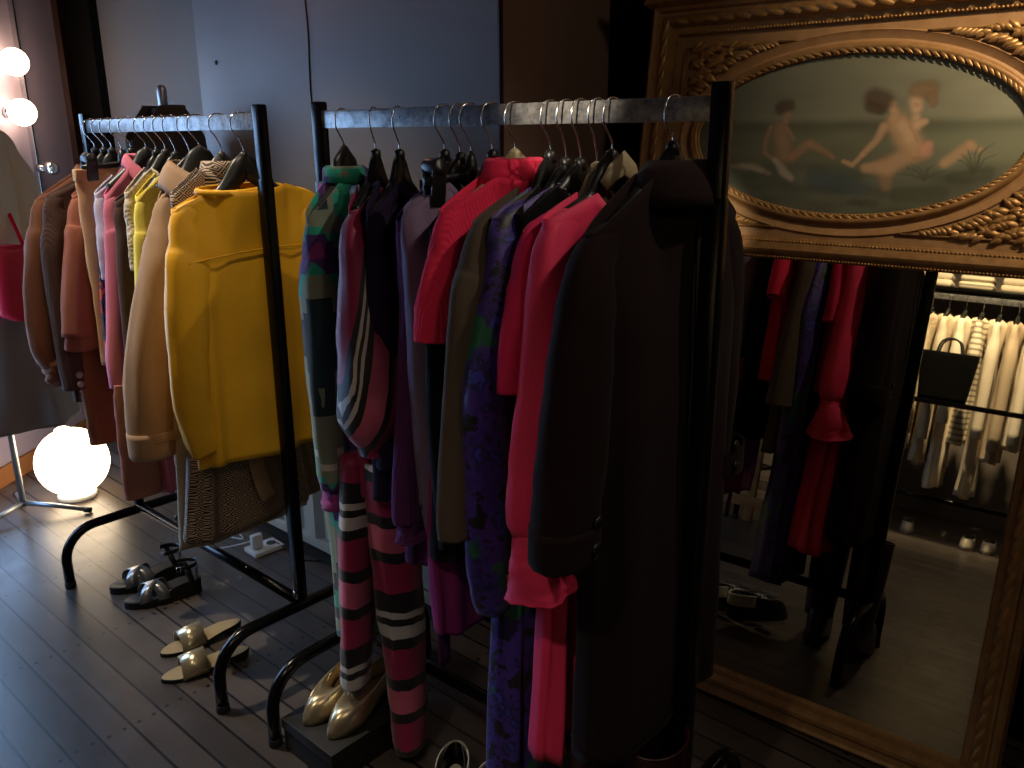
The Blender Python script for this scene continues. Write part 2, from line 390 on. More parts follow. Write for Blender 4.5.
# ------------------------------------------------------------------ garments
class Garment:
    def __init__(s, name, label, cat, y, k, yaw=0, zh=.4, xb=None, group=None):
        s.zh = zh; x = barx(y, k) if xb is None else xb
        s.root = thing(name, label, cat, (x, y, zh), yaw, group); s.seed = random.random()*90
    def body(s, m, sx, sz, nx, nz, prof, zhem, drop=(.05, .02), amp=.016, nf=7, name='body', hemslope=0, top='shoulder', dtop=.021, cx=0, roll=0, parent=None, N=112, rows=46, side=0):
        b = MB(); rg = []; sd = s.seed
        for i in range(rows+1):
            v = i/rows; ring = []
            for j in range(N):
                th = 2*PI*j/N; c, q = math.cos(th), math.sin(th)
                xh = math.copysign(abs(c)**.75, c); yh = math.copysign(abs(q)**.7, q)
                if top == 'shoulder':
                    a = abs(xh*sx)
                    if a > nx: zt = nz+(sz-nz)*((a-nx)/(sx-nx))**1.05; dt = dtop
                    else:
                        e = 1-(a/nx)**2
                        zt = nz-(drop[0] if q < 0 else drop[1])*e; dt = dtop+.038*math.sqrt(max(e, 0))
                else: zt = sz; dt = dtop
                zz = zt+(zhem-zt)*v
                hw, dp = interp(prof, zz)
                f = smooth01(v/.22)
                x = xh*(sx+(hw-sx)*min(1, v*6)); y = yh*(dt+(dp-dt)*f)
                fa = amp*(v**.9)
                fo = .8*math.sin(nf*th+sd+1.2*noise.noise((xh*2, q, zz*1.5+sd)))+.6*math.sin((nf*1.7)*th+sd*2+v*1.5)+.5*noise.noise((x*9+sd, y*9, zz*1.3))*2
                y += fa*fo*math.copysign(abs(q)**.35, q)*1.0
                x += fa*.35*math.cos(nf*th+sd)*abs(c)
                w = noise.noise((x*7+sd, q*1.2, zz*6+sd))*.006*smooth01(v*4)
                y += w*math.copysign(1, q)
                z2 = zz+hemslope*x*v+.006*math.sin(3*th+sd)*v
                x += cx
                z2 += x*math.tan(roll)
                ring.append((x, y, z2-s.zh))
            rg.append(ring)
        b.rings(rg)
        return b.build(name, m, parent or s.root, solid=.003)
    def sleeve(s, m, pts, side=-1, wr=.05, name='sleeve', n=34, seg=22, cap=True, parent=None, gather=None, folds=0):
        """pts: (x outward, y, z, r_in_plane, r_y)"""
        P = catmull(pts, n); b = MB(); rg = []; sd = s.seed+side*13
        for i, p in enumerate(P):
            a = P[max(i-1, 0)]; c = P[min(i+1, n-1)]
            T = Vector((side*(c[0]-a[0]), c[1]-a[1], c[2]-a[2])).normalized()
            Y = Vector((0, 1, 0)); Y = (Y-T*Y.dot(T)).normalized(); X = T.cross(Y).normalized()
            ring = []
            for k in range(seg):
                th = 2*PI*k/seg; q = math.cos(th), math.sin(th)
                e_ = smooth01(i/6)
                r = 1+e_*(wr*.6+.03)*(noise.noise((q[0]*1.9+sd, q[1]*1.9, i*.10+sd))*2.6+noise.noise((q[0]*2.5+sd, q[1]*2.5, i*.45+sd*2))*1.1+.25*math.sin(i*1.1+2*th+sd)*math.exp(-((i/n-.5)/.16)**2))
                if folds: r += folds*(i/n)*math.sin(5*th+sd)
                o = Vector((side*p[0], p[1], p[2]-s.zh))+X*(q[0]*p[3]*r)+Y*(q[1]*p[4]*r)
                ring.append(o)
            rg.append(ring)
        b.rings(rg, cap0=cap)
        return b.build(name, m, parent or s.root, solid=.0025)
    def ring(s, m, name, rings, parent=None, solid=.003, N=40, front=None):
        """rings: (hw, dep, z, ycentre)"""
        b = MB(); rg = []
        for hw, dp, z, yc in rings:
            rg.append([(hw*math.cos(2*PI*j/N), yc+dp*math.sin(2*PI*j/N), z-s.zh+(front or 0)*max(0, -math.sin(2*PI*j/N))) for j in range(N)])
        b.rings(rg)
        return b.build(name, m, parent or s.root, solid=solid)
    def fold_collar(s, m, nx, nz, drop=(.05, .0), h=.05, w=1.25, name='collar', dep=.055, stand=.02, gap=.35, flip=False):
        """turned-down collar, open at the front"""
        N = 44; b = MB(); R = []
        for lvl in range(7):
            t = lvl/6; ring = []
            for j in range(N+1):
                th = -PI/2+gap+(2*PI-2*gap)*j/N
                c, q = math.cos(th), math.sin(th)
                fr = max(0, -q)
                z0 = nz-drop[0]*fr**1.2+.0
                if t < .35: zz = z0+stand*(t/.35); sc = 1.0
                else: zz = z0+stand-(t-.35)/.65*(h+.03*fr); sc = 1+(w-1)*math.sin((t-.35)/.65*PI/2)
                ring.append((nx*c*sc, (dep*q*sc-.012*fr*t)*(-1 if flip else 1), zz-s.zh))
            R.append(ring)
        b.rings(R, closed_u=False)
        return b.build(name, m, s.root, solid=.004)
    def buttons(s, m, pts, r=.009, parent=None, ax='y', name='button'):
        for p in pts:
            b = MB(); b.lathe([(.0, .003), (r*.55, .003), (r*.7, .001), (r*.9, .0035), (r, .001), (r, -.002)], (p[0], p[1], p[2]-s.zh), 14, ax); b.build(name, m, parent or s.root)

GL, GR = 'garments hanging on the left rack', 'garments hanging on the middle rack'
def std_sleeve(sx, sz, out, zend, r0=.06, r1=.05, y=-.01, flat=.8):
    """shoulder -> cuff, out = list of (x,z) of the sleeve centre line"""
    x1, z1 = [(x, z) for x, z in out if z <= sz-.12][0]; o1 = x1-.016+r0*.93
    oe = lambda z: sx+.002+(o1-sx-.002)*max(0, (sz-.02-z)/(sz-.02-z1))
    pts = [(sx-.085, 0, sz+.006, .022, .014), (oe(sz-.035)-r0*.66, y*.2, sz-.026, r0*.62, r0*.38), (oe(sz-.095)-r0*.88, y*.6, sz-.092, r0*.86, r0*.58)]
    n = len(out)
    for i, (x, z) in enumerate(out):
        if z > sz-.12: continue
        r = r0+(r1-r0)*(i/(max(1, n-1)))
        pts.append((x-.016, y, z, r*.93, r*flat*.85))
    return pts

#--- printed / patterned cloth
def pixel_knit():
    t = NT('pixel_knit'); o = t.obj(); x, y, z = t.xyz(o)
    q = lambda v, n: t.math('DIVIDE', t.math('FLOOR', t.math('MULTIPLY', v, n)), n)
    v = t.comb(q(t.math('ADD', x, t.math('MULTIPLY', y, .8)), 60), 0.0, q(z, 60))
    f = t.noise(t.mapping(v, (6, 1, 3.4)), 1.0, 1.5, .5)
    col = t.ramp(f, [(0, lin('#1f9a84')), (.36, lin('#123038')), (.42, lin('#7d8a76')), (.5, lin('#22a088')), (.545, lin('#4a2a74')), (.585, lin('#8a2f78')), (.63, lin('#1b5f58')), (.68, lin('#c9cfc4'))], 'CONSTANT')
    wn = t.new('ShaderNodeTexWhiteNoise', noise_dimensions='3D'); t.link(v, wn.inputs['Vector'])
    sp = t.math('GREATER_THAN', wn.outputs['Value'], .985)
    fine = t.noise(o, 400, 2); t.bump(fine, .3, .001)
    return t.done(t.mix(sp, col, lin('#c6c6bd')), .85, 0, Sheen_Weight=.2)
M['pixel'] = pixel_knit()
def stripes(name, ax, az, per, stops, wob=.005, ph=0, ay=0):
    t = NT(name); o = t.obj(); x, y, z = t.xyz(o)
    w = t.math('MULTIPLY', t.math('SUBTRACT', t.noise(t.mapping(o, (9, 9, 5)), 1, 3), .5), wob*6)
    c = t.math('ADD', t.math('ADD', t.math('MULTIPLY', x, ax), t.math('MULTIPLY', z, az)), t.math('ADD', w, t.math('MULTIPLY', y, ay)))
    f = t.math('FRACT', t.math('ADD', t.math('DIVIDE', c, per), ph))
    fine = t.noise(t.mapping(o, (20, 20, 600)), 1, 2)
    col = t.ramp(f, stops, 'CONSTANT')
    col = t.mix(t.math('MULTIPLY', fine, .4), col, lin('#120a0e'))
    t.bump(fine, .35, .0015)
    return t.done(col, .55, 0, Sheen_Weight=.2)
CR, PK, BK, WH = lin('#a2184f'), lin('#d0607e'), lin('#08070a'), lin('#cdc8c4')
STOPS = [(0, CR), (.18, BK), (.25, PK), (.40, BK), (.47, CR), (.66, BK), (.72, WH), (.80, BK), (.84, WH), (.88, BK)]
M['stripe_h'] = stripes('banded_knit', .10, 1, .42, STOPS)
M['stripe_h2'] = stripes('banded_knit_second_leg', .10, 1, .42, STOPS, ph=.37)
M['stripe_d'] = stripes('diagonal_banded_knit', .75, -.30, .17, [(0, CR), (.2, BK), (.26, WH), (.30, BK), (.34, WH), (.38, BK), (.46, PK), (.68, BK), (.78, CR)], .003, ay=-.75)
def blue_print():
    t = NT('indigo_leaf_print'); o = t.obj()
    w = t.noise(o, 22, 4, .65); w2 = t.noise(t.mapping(o, loc=(5, 3, 1)), 9, 3)
    col = t.ramp(w, [(0, lin('#0a0714')), (.42, lin('#0d0a1c')), (.46, lin('#41288c')), (.56, lin('#301f78')), (.60, lin('#120e28')), (.66, lin('#3438a8'))])
    g = t.ramp(w2, [(.60, (0, 0, 0, 1)), (.64, (1, 1, 1, 1))])
    t.bump(w, .2, .002)
    return t.done(t.mix(g, col, t.mix(w, lin('#06281f'), lin('#0f7a4f'))), .5, 0, Sheen_Weight=.15)
M['blue_print'] = blue_print()
def diamond():
    t = NT('black_diamond_print'); o = t.obj(); x, y, z = t.xyz(o); k = 33.0
    xx = t.math('ADD', x, t.math('MULTIPLY', y, .7))
    a = t.math('ABSOLUTE', t.math('SUBTRACT', t.math('FRACT', t.math('MULTIPLY', t.math('ADD', xx, z), k)), .5))
    b_ = t.math('ABSOLUTE', t.math('SUBTRACT', t.math('FRACT', t.math('MULTIPLY', t.math('SUBTRACT', xx, z), k)), .5))
    mx = t.math('MAXIMUM', a, b_); mn = t.math('MINIMUM', a, b_)
    line = t.math('GREATER_THAN', mx, .44); core = t.math('LESS_THAN', t.math('MAXIMUM', a, b_), .10)
    ring = t.math('LESS_THAN', t.math('ABSOLUTE', t.math('SUBTRACT', mx, .26)), .05)
    f = t.math('MAXIMUM', t.math('MAXIMUM', line, core), ring)
    return t.done(t.mix(f, lin('#0f0b09'), lin('#b59a80')), .7)
M['diamond'] = diamond()
def ikat():
    t = NT('orange_blue_print'); o = t.obj(); w = t.noise(o, 45, 2)
    return t.done(t.ramp(w, [(0, lin('#c0583c')), (.45, lin('#a23d4a')), (.5, lin('#16304a')), (.58, lin('#3c6a8a')), (.62, lin('#0c1524'))], 'CONSTANT'), .7)
M['ikat'] = ikat()
def crochet():
    t = NT('cream_crochet'); o = t.obj(); v = t.new('ShaderNodeTexVoronoi'); t.link(o, v.inputs['Vector']); v.inputs['Scale'].default_value = 90
    t.bump(v.outputs['Distance'], .8, .004)
    return t.done(t.mix(v.outputs['Distance'], lin('#a58f70'), lin('#d9cbb0')), .9)
M['crochet'] = crochet()
FAB = dict(pink='#e0344f', coral='#e03a62', fuchsia='#cf2c5c', taupe='#50463c', coat='#1a0c0c', coatcuff='#2a1618', lavender='#7a6a86', plum='#562a56', navy='#241a35', black='#0b0b0d', yellow='#e0a81e', trench='#a5866a', rose='#c46c7e', lilac='#b6aec0', terracotta='#935a48', rust='#8a5a42', dkbrown='#4b362e', tan='#b98e66', paleyellow='#e6cf5a', cream='#d6c29c', brown='#94603c', dusty='#9a6258', magenta='#8a2a66', beigej='#d2c6a8', greyskirt='#8d8278', red='#c3142f', charcoal='#3c3b36', ecru='#b8a68c', white='#d8ccb4', white2='#c9bca4', offwhite='#e2d7c0', buff='#bba98a')
for k, v in FAB.items(): M[k] = fabric('cloth_'+k, v)
M['pinkrib'] = fabric('ribbed_pink_knit', '#df2d52', rib=140, var=.12)
M['plumrib'] = fabric('ribbed_plum_knit', '#5a2c5c', rib=120)
M['satin'] = fabric('yellow_satin', '#dfa51e', rough=.5, sheen=.05, spec=.3, bump=.1)
M['coralsilk'] = fabric('coral_silk', '#e23560', rough=.6, sheen=.05, spec=.25, bump=.1)
M['button_dark'] = plain('dark_horn', '#1c1a18', .3, 0, .2)
M['button_ring'] = plain('shell_button', '#a89a90', .3, 0, .2)

# ======================= middle rack, far end to near end
#1 green pixel turtleneck dress
y = 1.575; hanger(y, 'R', 'black hanger inside the teal turtleneck dress', .30, m='plastic', thick=1.5, sh=(.145, 1.325, .055, 1.39))
g = Garment('turtleneck_dress', 'teal, purple and grey pixel-patterned turtleneck dress by the rack post', 'dress', y, 'R', .30, .27, group=GR)
g.body(M['pixel'], .145, 1.325, .055, 1.39, [(1.325, .145, .045), (1.1, .145, .06), (.8, .13, .055), (.27, .11, .05)], .27, amp=.012, drop=(.012, .0))
for sd in (-1, 1):
    g.sleeve(M['pixel'], std_sleeve(.145, 1.325, [(.145, 1.16), (.15, .95), (.145, .76), (.14, .70)], .7, .056, .042), sd)
    g.sleeve(M['pixel'], [(.125, -.01, .71, .034, .032), (.125, -.01, .695, .027, .025), (.125, -.01, .66, .037, .033), (.125, -.01, .645, .035, .031)], sd, name='cuff')
g.ring(M['pixel'], 'collar', [(.056, .05, 1.365, 0), (.05, .045, 1.385, 0), (.046, .04, 1.405, 0), (.048, .042, 1.424, 0), (.053, .047, 1.418, 0), (.056, .05, 1.39, 0)])
#2 striped jumpsuit
y = 1.47; hanger(y, 'R', 'black hanger inside the striped jumpsuit', .52, sh=(.16, 1.34, .06, 1.40))
g = Garment('striped_jumpsuit', 'pink, black and white striped knit jumpsuit with wide sleeves', 'jumpsuit', y, 'R', .52, .035, group=GR)
g.body(M['stripe_d'], .15, 1.34, .055, 1.39, [(1.34, .15, .035), (1.1, .14, .045), (.8, .13, .05), (.70, .13, .055)], .70, amp=.006)
g.sleeve(M['stripe_d'], [(.10, 0, 1.325, .026, .018), (.145, -.003, 1.29, .042, .028), (.150, -.008, 1.23, .050, .036), (.160, -.02, 1.10, .062, .055), (.175, -.03, .98, .075, .070), (.182, -.03, .90, .070, .066), (.184, -.03, .845, .03, .03), (.184, -.03, .83, .028, .028)], -1, .06)
g.sleeve(M['stripe_d'], [(.10, 0, 1.325, .026, .018), (.145, -.003, 1.29, .042, .028), (.168, -.008, 1.23, .055, .04), (.185, .0, 1.10, .075, .06), (.20, .01, .98, .085, .075), (.205, .01, .90, .075, .07), (.205, .01, .845, .03, .03), (.205, .01, .83, .028, .028)], 1, .06)
g.sleeve(M['stripe_h'], [(.070, -.02, .78, .075, .055), (.080, -.03, .6, .072, .056), (.086, -.042, .42, .068, .054), (.096, -.050, .25, .064, .046), (.112, -.058, .10, .058, .040), (.116, -.060, .035, .055, .038)], -1, .05, 'trouser_leg')
g.sleeve(M['stripe_h2'], [(-.060, .05, .78, .070, .04), (-.078, .06, .6, .064, .04), (-.096, .065, .42, .060, .036), (-.112, .07, .27, .052, .032), (-.122, .075, .20, .040, .03), (-.128, .078, .165, .018, .018)], 1, .05, 'trouser_leg')
#3 dark navy top
y = 1.395; hanger(y, 'R', 'black hanger inside the dark aubergine top', .42, sh=(.15, 1.345, .05, 1.40))
g = Garment('long_sleeved_top', 'plain dark aubergine top between striped jumpsuit and lavender blazer', 'top', y, 'R', .42, .72, group=GR)
g.body(M['navy'], .15, 1.345, .05, 1.40, [(1.345, .15, .03), (1.1, .14, .04), (.72, .14, .045)], .72)
for sd in (-1, 1): g.sleeve(M['navy'], std_sleeve(.15, 1.345, [(.135, 1.16), (.145, .95), (.145, .80)], .8, .050, .042), sd)
#3b plum cardigan with belt strip
y = 1.262; hanger(y, 'R', 'black hanger inside the plum ribbed cardigan', .06, sh=(.14, 1.33, .055, 1.385))
g = Garment('ribbed_cardigan', 'plum ribbed cardigan whose long sleeve hangs beside the lavender blazer', 'cardigan', y, 'R', .08, .60, group=GR)
g.body(M['plumrib'], .14, 1.33, .055, 1.385, [(1.33, .14, .025), (1.0, .13, .03), (.6, .14, .035)], .60)
for sd in (-1, 1):
    g.sleeve(M['plumrib'], std_sleeve(.14, 1.33, [(.122, 1.15), (.145, .95), (.165, .77), (.165, .71)], .7, .046, .046, flat=.65), sd)
    g.sleeve(M['plumrib'], [(.149, -.01, .72, .038, .026), (.147, -.01, .69, .034, .024), (.145, -.01, .665, .042, .030)], sd, name='cuff')
b = MB(); b.tube(catmull([(-.11, -.05, .15), (-.105, -.055, 0), (-.10, -.05, -.14), (-.10, -.05, -.26)], 12), [(.002, .02)]*12, 8, ref=(0, 1, 0)); b.build('belt', M['plum'], g.root)
#4 lavender blazer
y = 1.215; hanger(y+.005, 'R', 'black hanger inside the lavender blazer', .05, ztop=1.455, sh=(.16, 1.355, .055, 1.405))
clip_hanger(1.19, 'R', 'black clip hanger over the collar of the lavender blazer', -.05, .12, 1.405)
g = Garment('lavender_blazer', 'greyish lavender blazer with a sharp shoulder', 'blazer', y, 'R', .05, .74, group=GR)
g.body(M['lavender'], .16, 1.355, .055, 1.405, [(1.355, .16, .03), (1.1, .14, .035), (.74, .15, .035)], .74, drop=(.16, 0), amp=.006)
for sd in (-1, 1):
    g.sleeve(M['lavender'], std_sleeve(.165, 1.36, [(.145, 1.18), (.145, .98), (.13, .78), (.112, .67)], .7, .048, .040, flat=.7), sd, .03)
g.fold_collar(M['lavender'], .058, 1.405, (.12, 0), .06, 1.5)
#5 black jacket
y = 1.135; hanger(y, 'R', 'black hanger with slim shoulders inside the plain black jacket', 0, sh=(.165, 1.325, .06, 1.385))
g = Garment('black_jacket', 'plain black jacket hidden behind the pink mock-neck sweater', 'jacket', y, 'R', 0, .66, group=GR)
g.body(M['black'], .165, 1.325, .06, 1.385, [(1.325, .165, .03), (1.0, .155, .035), (.66, .17, .04)], .66)
for sd in (-1, 1): g.sleeve(M['black'], std_sleeve(.165, 1.325, [(.16, 1.12), (.165, .93), (.155, .74), (.15, .69)], .7, .048, .042, flat=.65), sd)
g = Garment('magenta_skirt', 'magenta skirt corner hanging low behind the blue print dress', 'skirt', 1.17, 'R', 0, .46, group=GR)
g.body(M['magenta'], .14, .93, .1, .95, [(.93, .14, .02), (.7, .165, .03), (.46, .15, .035)], .46, top='flat', amp=.006)
#6 pink mock-neck knit
y = 1.078; hanger(y, 'R', 'black hanger with warm light in its colour inside the pink mock-neck sweater', 0, ztop=1.462, m='litplastic', thick=1.15, sh=(.195, 1.36, .075, 1.415))
g = Garment('mock_neck_sweater', 'bright pink ribbed sweater with mock neck and short sleeves', 'sweater', y, 'R', 0, .86, group=GR)
g.body(M['pinkrib'], .195, 1.36, .075, 1.415, [(1.36, .195, .04), (1.2, .17, .05), (.86, .165, .045)], .86, drop=(.01, 0), amp=.006)
for sd in (-1, 1): g.sleeve(M['pinkrib'], std_sleeve(.195, 1.362, [(.215, 1.28), (.232, 1.20), (.243, 1.135)], .7, .052, .046, flat=.75), sd, .03)
g.ring(M['pinkrib'], 'collar', [(.088, .05, 1.395, 0), (.078, .046, 1.42, 0), (.07, .042, 1.44, 0), (.064, .038, 1.446, 0), (.068, .04, 1.43, 0), (.07, .042, 1.40, 0)])
#7 taupe coat
y = .995; hanger(y, 'R', 'black hanger inside the taupe wool coat', 0, sh=(.2, 1.345, .06, 1.40))
g = Garment('taupe_coat', 'taupe wool coat between pink mock-neck sweater and blue print dress', 'coat', y, 'R', 0, .64, group=GR)
g.body(M['taupe'], .2, 1.345, .06, 1.40, [(1.345, .2, .035), (1.0, .19, .05), (.64, .2, .05)], .64)
for sd in (-1, 1): g.sleeve(M['taupe'], std_sleeve(.205, 1.345, [(.232, 1.20), (.255, 1.0), (.268, .86), (.268, .80)], .7, .055, .062 if sd < 0 else .085, flat=.6), sd, .03)
#8 indigo print dress
y = .96; hanger(y, 'R', 'black hanger inside the indigo print dress', 0, ztop=1.448, sh=(.19, 1.355, .07, 1.40))
g = Garment('print_dress', 'long indigo dress with green leaf print', 'dress', y, 'R', 0, .22, group=GR)
g.body(M['blue_print'], .19, 1.355, .07, 1.40, [(1.355, .19, .03), (1.0, .17, .045), (.7, .18, .05), (.22, .20, .06)], .22, drop=(.08, .02), amp=.012)
for sd in (-1, 1): g.sleeve(M['blue_print'], std_sleeve(.19, 1.355, [(.225, 1.24), (.24, 1.08), (.238, .88), (.232, .72), (.222, .645)], .7, .058, .05, flat=.7), sd, .09)
#8b black cardigan with sparkle trim
y = .928; hanger(y, 'R', 'black hanger with bone centre inside the black beaded-neck top', 0, ztop=1.447, m='plastic', sh=(.165, 1.36, .085, 1.405))
g = Garment('beaded_top', 'black top with a beaded neckline in front of the indigo dress', 'top', y, 'R', 0, .80, group=GR)
g.body(M['black'], .165, 1.36, .085, 1.405, [(1.36, .165, .02), (1.1, .155, .028), (.8, .16, .03)], .80, drop=(.09, .03), amp=.005)
b = MB()
for i in range(36):
    a = -1+2*i/35; b.ball((a*.082, -.03*math.sqrt(max(0, 1-a*a))-.018, 1.407-.085*(1-a*a)-.8), .0028, u=6, v=4)
b.build('beaded_trim', M['chrome'], g.root)
#9 short pink top
y = .898
g = Garment('pink_jacket', 'dusky pink short-sleeved jacket behind the pink ruffle-cuff dress', 'jacket', y, 'R', 0, .86, group=GR)
hanger(.893, 'R', 'black hanger with warm light in its colour inside the dusky pink jacket', 0, ztop=1.44, m='litplastic', sh=(.185, 1.335, .06, 1.385))
g.body(M['fuchsia'], .185, 1.335, .06, 1.385, [(1.335, .185, .022), (1.1, .18, .03), (.86, .18, .032)], .86)
for sd in (-1, 1): g.sleeve(M['fuchsia'], std_sleeve(.19, 1.34, [(.212, 1.26), (.225, 1.16), (.232, 1.075)], .7, .048, .045, flat=.6), sd, .03)
#10 pink dress with ruffle cuffs
y = .85; hanger(y+.012, 'R', 'thick black hanger with bone centre inside the pink ruffle-cuff dress', 0, ztop=1.462, m='plastic', thick=1.2, sh=(.195, 1.36, .085, 1.395))
b = MB(); b.tube([(-.05, -.021, 1.405), (-.03, -.024, 1.425), (0, -.026, 1.44), (.03, -.024, 1.425), (.05, -.021, 1.405)], [(.012, .004), (.017, .005), (.022, .005), (.017, .005), (.012, .004)], 10, ref=(0, 0, 1))  # face coloured for the warm light falling on the black hanger
b.build('lit_hanger_face', M['litplastic'], [o for o in bpy.data.objects if o.get('label') == 'thick black hanger with bone centre inside the pink ruffle-cuff dress'][0])
g = Garment('ruffle_cuff_dress', 'long coral-pink dress with gathered sleeves and ruffled cuffs', 'dress', y, 'R', 0, .35, group=GR)
g.body(M['coralsilk'], .195, 1.36, .085, 1.395, [(1.36, .195, .03), (1.1, .18, .04), (.8, .17, .045), (.35, .205, .055)], .35, drop=(.1, .03), amp=.014, nf=9)
for sd in (-1, 1):
    sl = g.sleeve(M['coralsilk'], [(.13, 0, 1.35, .026, .018), (.165, 0, 1.322, .038, .024), (.184, -.004, 1.25, .047, .032), (.202, -.01, 1.12, .049, .036), (.220, -.01, 1.0, .052, .038), (.234, -.01, .92, .052, .040), (.243, -.01, .865, .042, .036), (.243, -.01, .84, .028, .026)], sd, .05, folds=.06)
    g.sleeve(M['coralsilk'], [(.243, -.01, .843, .028, .026), (.241, -.012, .825, .033, .032), (.234, -.018, .775, .048, .052), (.222, -.022, .735, .060, .068)], sd, .05, 'cuff', cap=False, parent=None, folds=.05)
#11 dark coat nearest the camera
y = .745; hanger(y, 'R', 'black hanger with bone centre inside the dark burgundy coat', 0, ztop=1.475, m='plastic', sh=(.215, 1.345, .07, 1.43))
g = Garment('burgundy_coat', 'long very dark burgundy wool coat at the near end of the rack', 'coat', y, 'R', 0, .41, group=GR)
g.body(M['coat'], .225, 1.345, .066, 1.43, [(1.345, .225, .04), (1.1, .215, .05), (.8, .21, .055), (.41, .22, .06)], .41, drop=(.0, .06), amp=.009, nf=5)
CW = {-1: [(.165, 0, 1.335, .028, .018), (.210, 0, 1.300, .044, .028), (.232, -.004, 1.235, .055, .038), (.252, -.008, 1.12, .061, .044), (.270, -.01, 1.0, .064, .046), (.284, -.012, .92, .065, .046), (.287, -.012, .862, .065, .046)],
      1: [(.165, 0, 1.335, .028, .018), (.195, 0, 1.300, .042, .028), (.200, .004, 1.235, .050, .038), (.200, .008, 1.12, .054, .044), (.200, .01, 1.0, .055, .046), (.200, .012, .92, .056, .046), (.200, .012, .862, .056, .046)]}
for sd in (-1, 1):
    sl = g.sleeve(M['coat'], CW[sd], sd, .025)
    cxx = .287 if sd < 0 else .200
    g.sleeve(M['coat'], [(cxx-.002, -.012, .905, .068, .049), (cxx, -.012, .855, .068, .049), (cxx, -.012, .845, .062, .044)], sd, 0.01, 'cuff', cap=False, n=8)
    g.buttons(M['button_dark'], [(sd*(cxx-.02), -.0625, .915), (sd*(cxx-.015), -.0635, .872)], .010)
g.fold_collar(M['coat'], .068, 1.425, (.06, 0), .07, 1.5, dep=.058, stand=.022, flip=True)
b = MB(); b.tube([(0, -.052, .95), (0, -.062, .7), (0, -.064, .35), (0, -.066, .02)], .0016, 6); b.build('back_seam', M['coat'], g.root)

# ======================= left rack, far end to near end
k = 'L'
#a rust jacket
y = 2.82; hanger(y, k, 'black hanger inside the rust jacket', .05, sh=(.2, 1.31, .07, 1.385))
g = Garment('rust_jacket', 'rust-brown jacket with gathered cuffs at the far rack end', 'jacket', y, k, .03, .72, group=GL)
g.body(M['rust'], .2, 1.31, .07, 1.385, [(1.31, .2, .04), (1.0, .19, .05), (.72, .19, .05)], .72)
for sd in (-1, 1):
    g.sleeve(M['rust'], std_sleeve(.205, 1.31, [(.225, 1.15), (.25, .98), (.255, .87), (.235, .81)], .7, .055, .05), sd, .06)
    g.sleeve(M['rust'], [(.222, -.01, .83, .036, .034), (.218, -.01, .80, .044, .042), (.208, -.01, .765, .048, .044), (.20, -.01, .75, .040, .038)], sd, .12, 'cuff')
g.fold_collar(M['rust'], .06, 1.39, (.05, 0), .05)
#b dark brown corduroy jacket
y = 2.755; hanger(y, k, 'black hanger inside the dark brown corduroy jacket', 0, sh=(.19, 1.32, .06, 1.38))
g = Garment('corduroy_jacket', 'dark brown corduroy jacket with ring buttons on its cuff', 'jacket', y, k, 0, .68, group=GL)
M['cord'] = fabric('dark_brown_corduroy', '#4f3a32', rib=180)
g.body(M['cord'], .19, 1.32, .06, 1.38, [(1.32, .19, .03), (1.0, .185, .04), (.68, .19, .045)], .68)
for sd in (-1, 1):
    g.sleeve(M['cord'], std_sleeve(.195, 1.32, [(.20, 1.15), (.205, .95), (.205, .80), (.205, .725)], .7, .05, .048), sd, .02)
    g.buttons(M['button_ring'], [(sd*.192, -.052, .775), (sd*.192, -.052, .745)], .011)
#c terracotta jacket
y = 2.70; hanger(y, k, 'black hanger inside the terracotta jacket', 0, sh=(.15, 1.33, .06, 1.375))
g = Garment('terracotta_jacket', 'terracotta swing jacket with wide hem, left of the tan trousers', 'jacket', y, k, 0, .84, group=GL)
g.body(M['terracotta'], .135, 1.325, .06, 1.375, [(1.325, .135, .028), (1.1, .17, .035), (.84, .225, .045)], .86, amp=.006)
for sd in (-1, 1): g.sleeve(M['terracotta'], std_sleeve(.135, 1.325, [(.15, 1.2), (.18, 1.05), (.20, .90)], .9, .045, .048), sd, .03)
#d brown trousers below
g = Garment('brown_trousers', 'brown trousers hanging low in front of the glowing globe', 'trousers', 2.73, k, 0, .52, group=GL)
for sx in (-.13, -.03): g.sleeve(M['brown'], [(-sx, 0, 1.0, .06, .018), (-sx, 0, .8, .055, .022), (-sx, 0, .65, .052, .025), (-sx, 0, .53, .05, .025)], -1, .03, 'trouser_leg')
#e tan trousers on clips
y = 2.635; clip_hanger(y, k, 'black clip hanger gripping the tan trousers', .1, .13, 1.405)
g = Garment('tan_trousers', 'tan trousers clipped by the waistband next to the lilac sweater', 'trousers', y, k, .1, .80, group=GL); g.root.location.x -= .028
for sx in (-.065, .045):
    g.sleeve(M['tan'], [(-sx, 0, 1.40, .055, .008), (-sx, 0, 1.3, .058, .022), (-sx, 0, 1.05, .055, .026), (-sx*1.1, 0, .81, .05, .026)], -1, .03, 'trouser_leg')
b = MB(); b.box((-.01, 0, 1.385-.8), (.23, .022, .035), bev=.004); b.build('waistband', M['tan'], g.root)
#f lilac knit and ikat dress
y = 2.57; hanger(y, k, 'black hanger inside the pale lilac sweater', 0, sh=(.125, 1.34, .06, 1.385))
g = Garment('lilac_sweater', 'pale lilac short-sleeved sweater', 'sweater', y, k, 0, 1.0, group=GL)
g.body(M['lilac'], .122, 1.335, .055, 1.385, [(1.335, .122, .03), (1.1, .12, .04), (1.0, .12, .035)], 1.0)
for sd in (-1, 1): g.sleeve(M['lilac'], std_sleeve(.122, 1.335, [(.115, 1.2), (.118, 1.13), (.118, 1.085)], 1.1, .042, .040), sd, .04)
g = Garment('ikat_dress', 'narrow orange and blue printed dress below the lilac sweater', 'dress', 2.60, k, 0, .74, group=GL)
g.body(M['ikat'], .11, 1.3, .05, 1.34, [(1.3, .11, .016), (1.0, .135, .022), (.74, .14, .025)], .74)
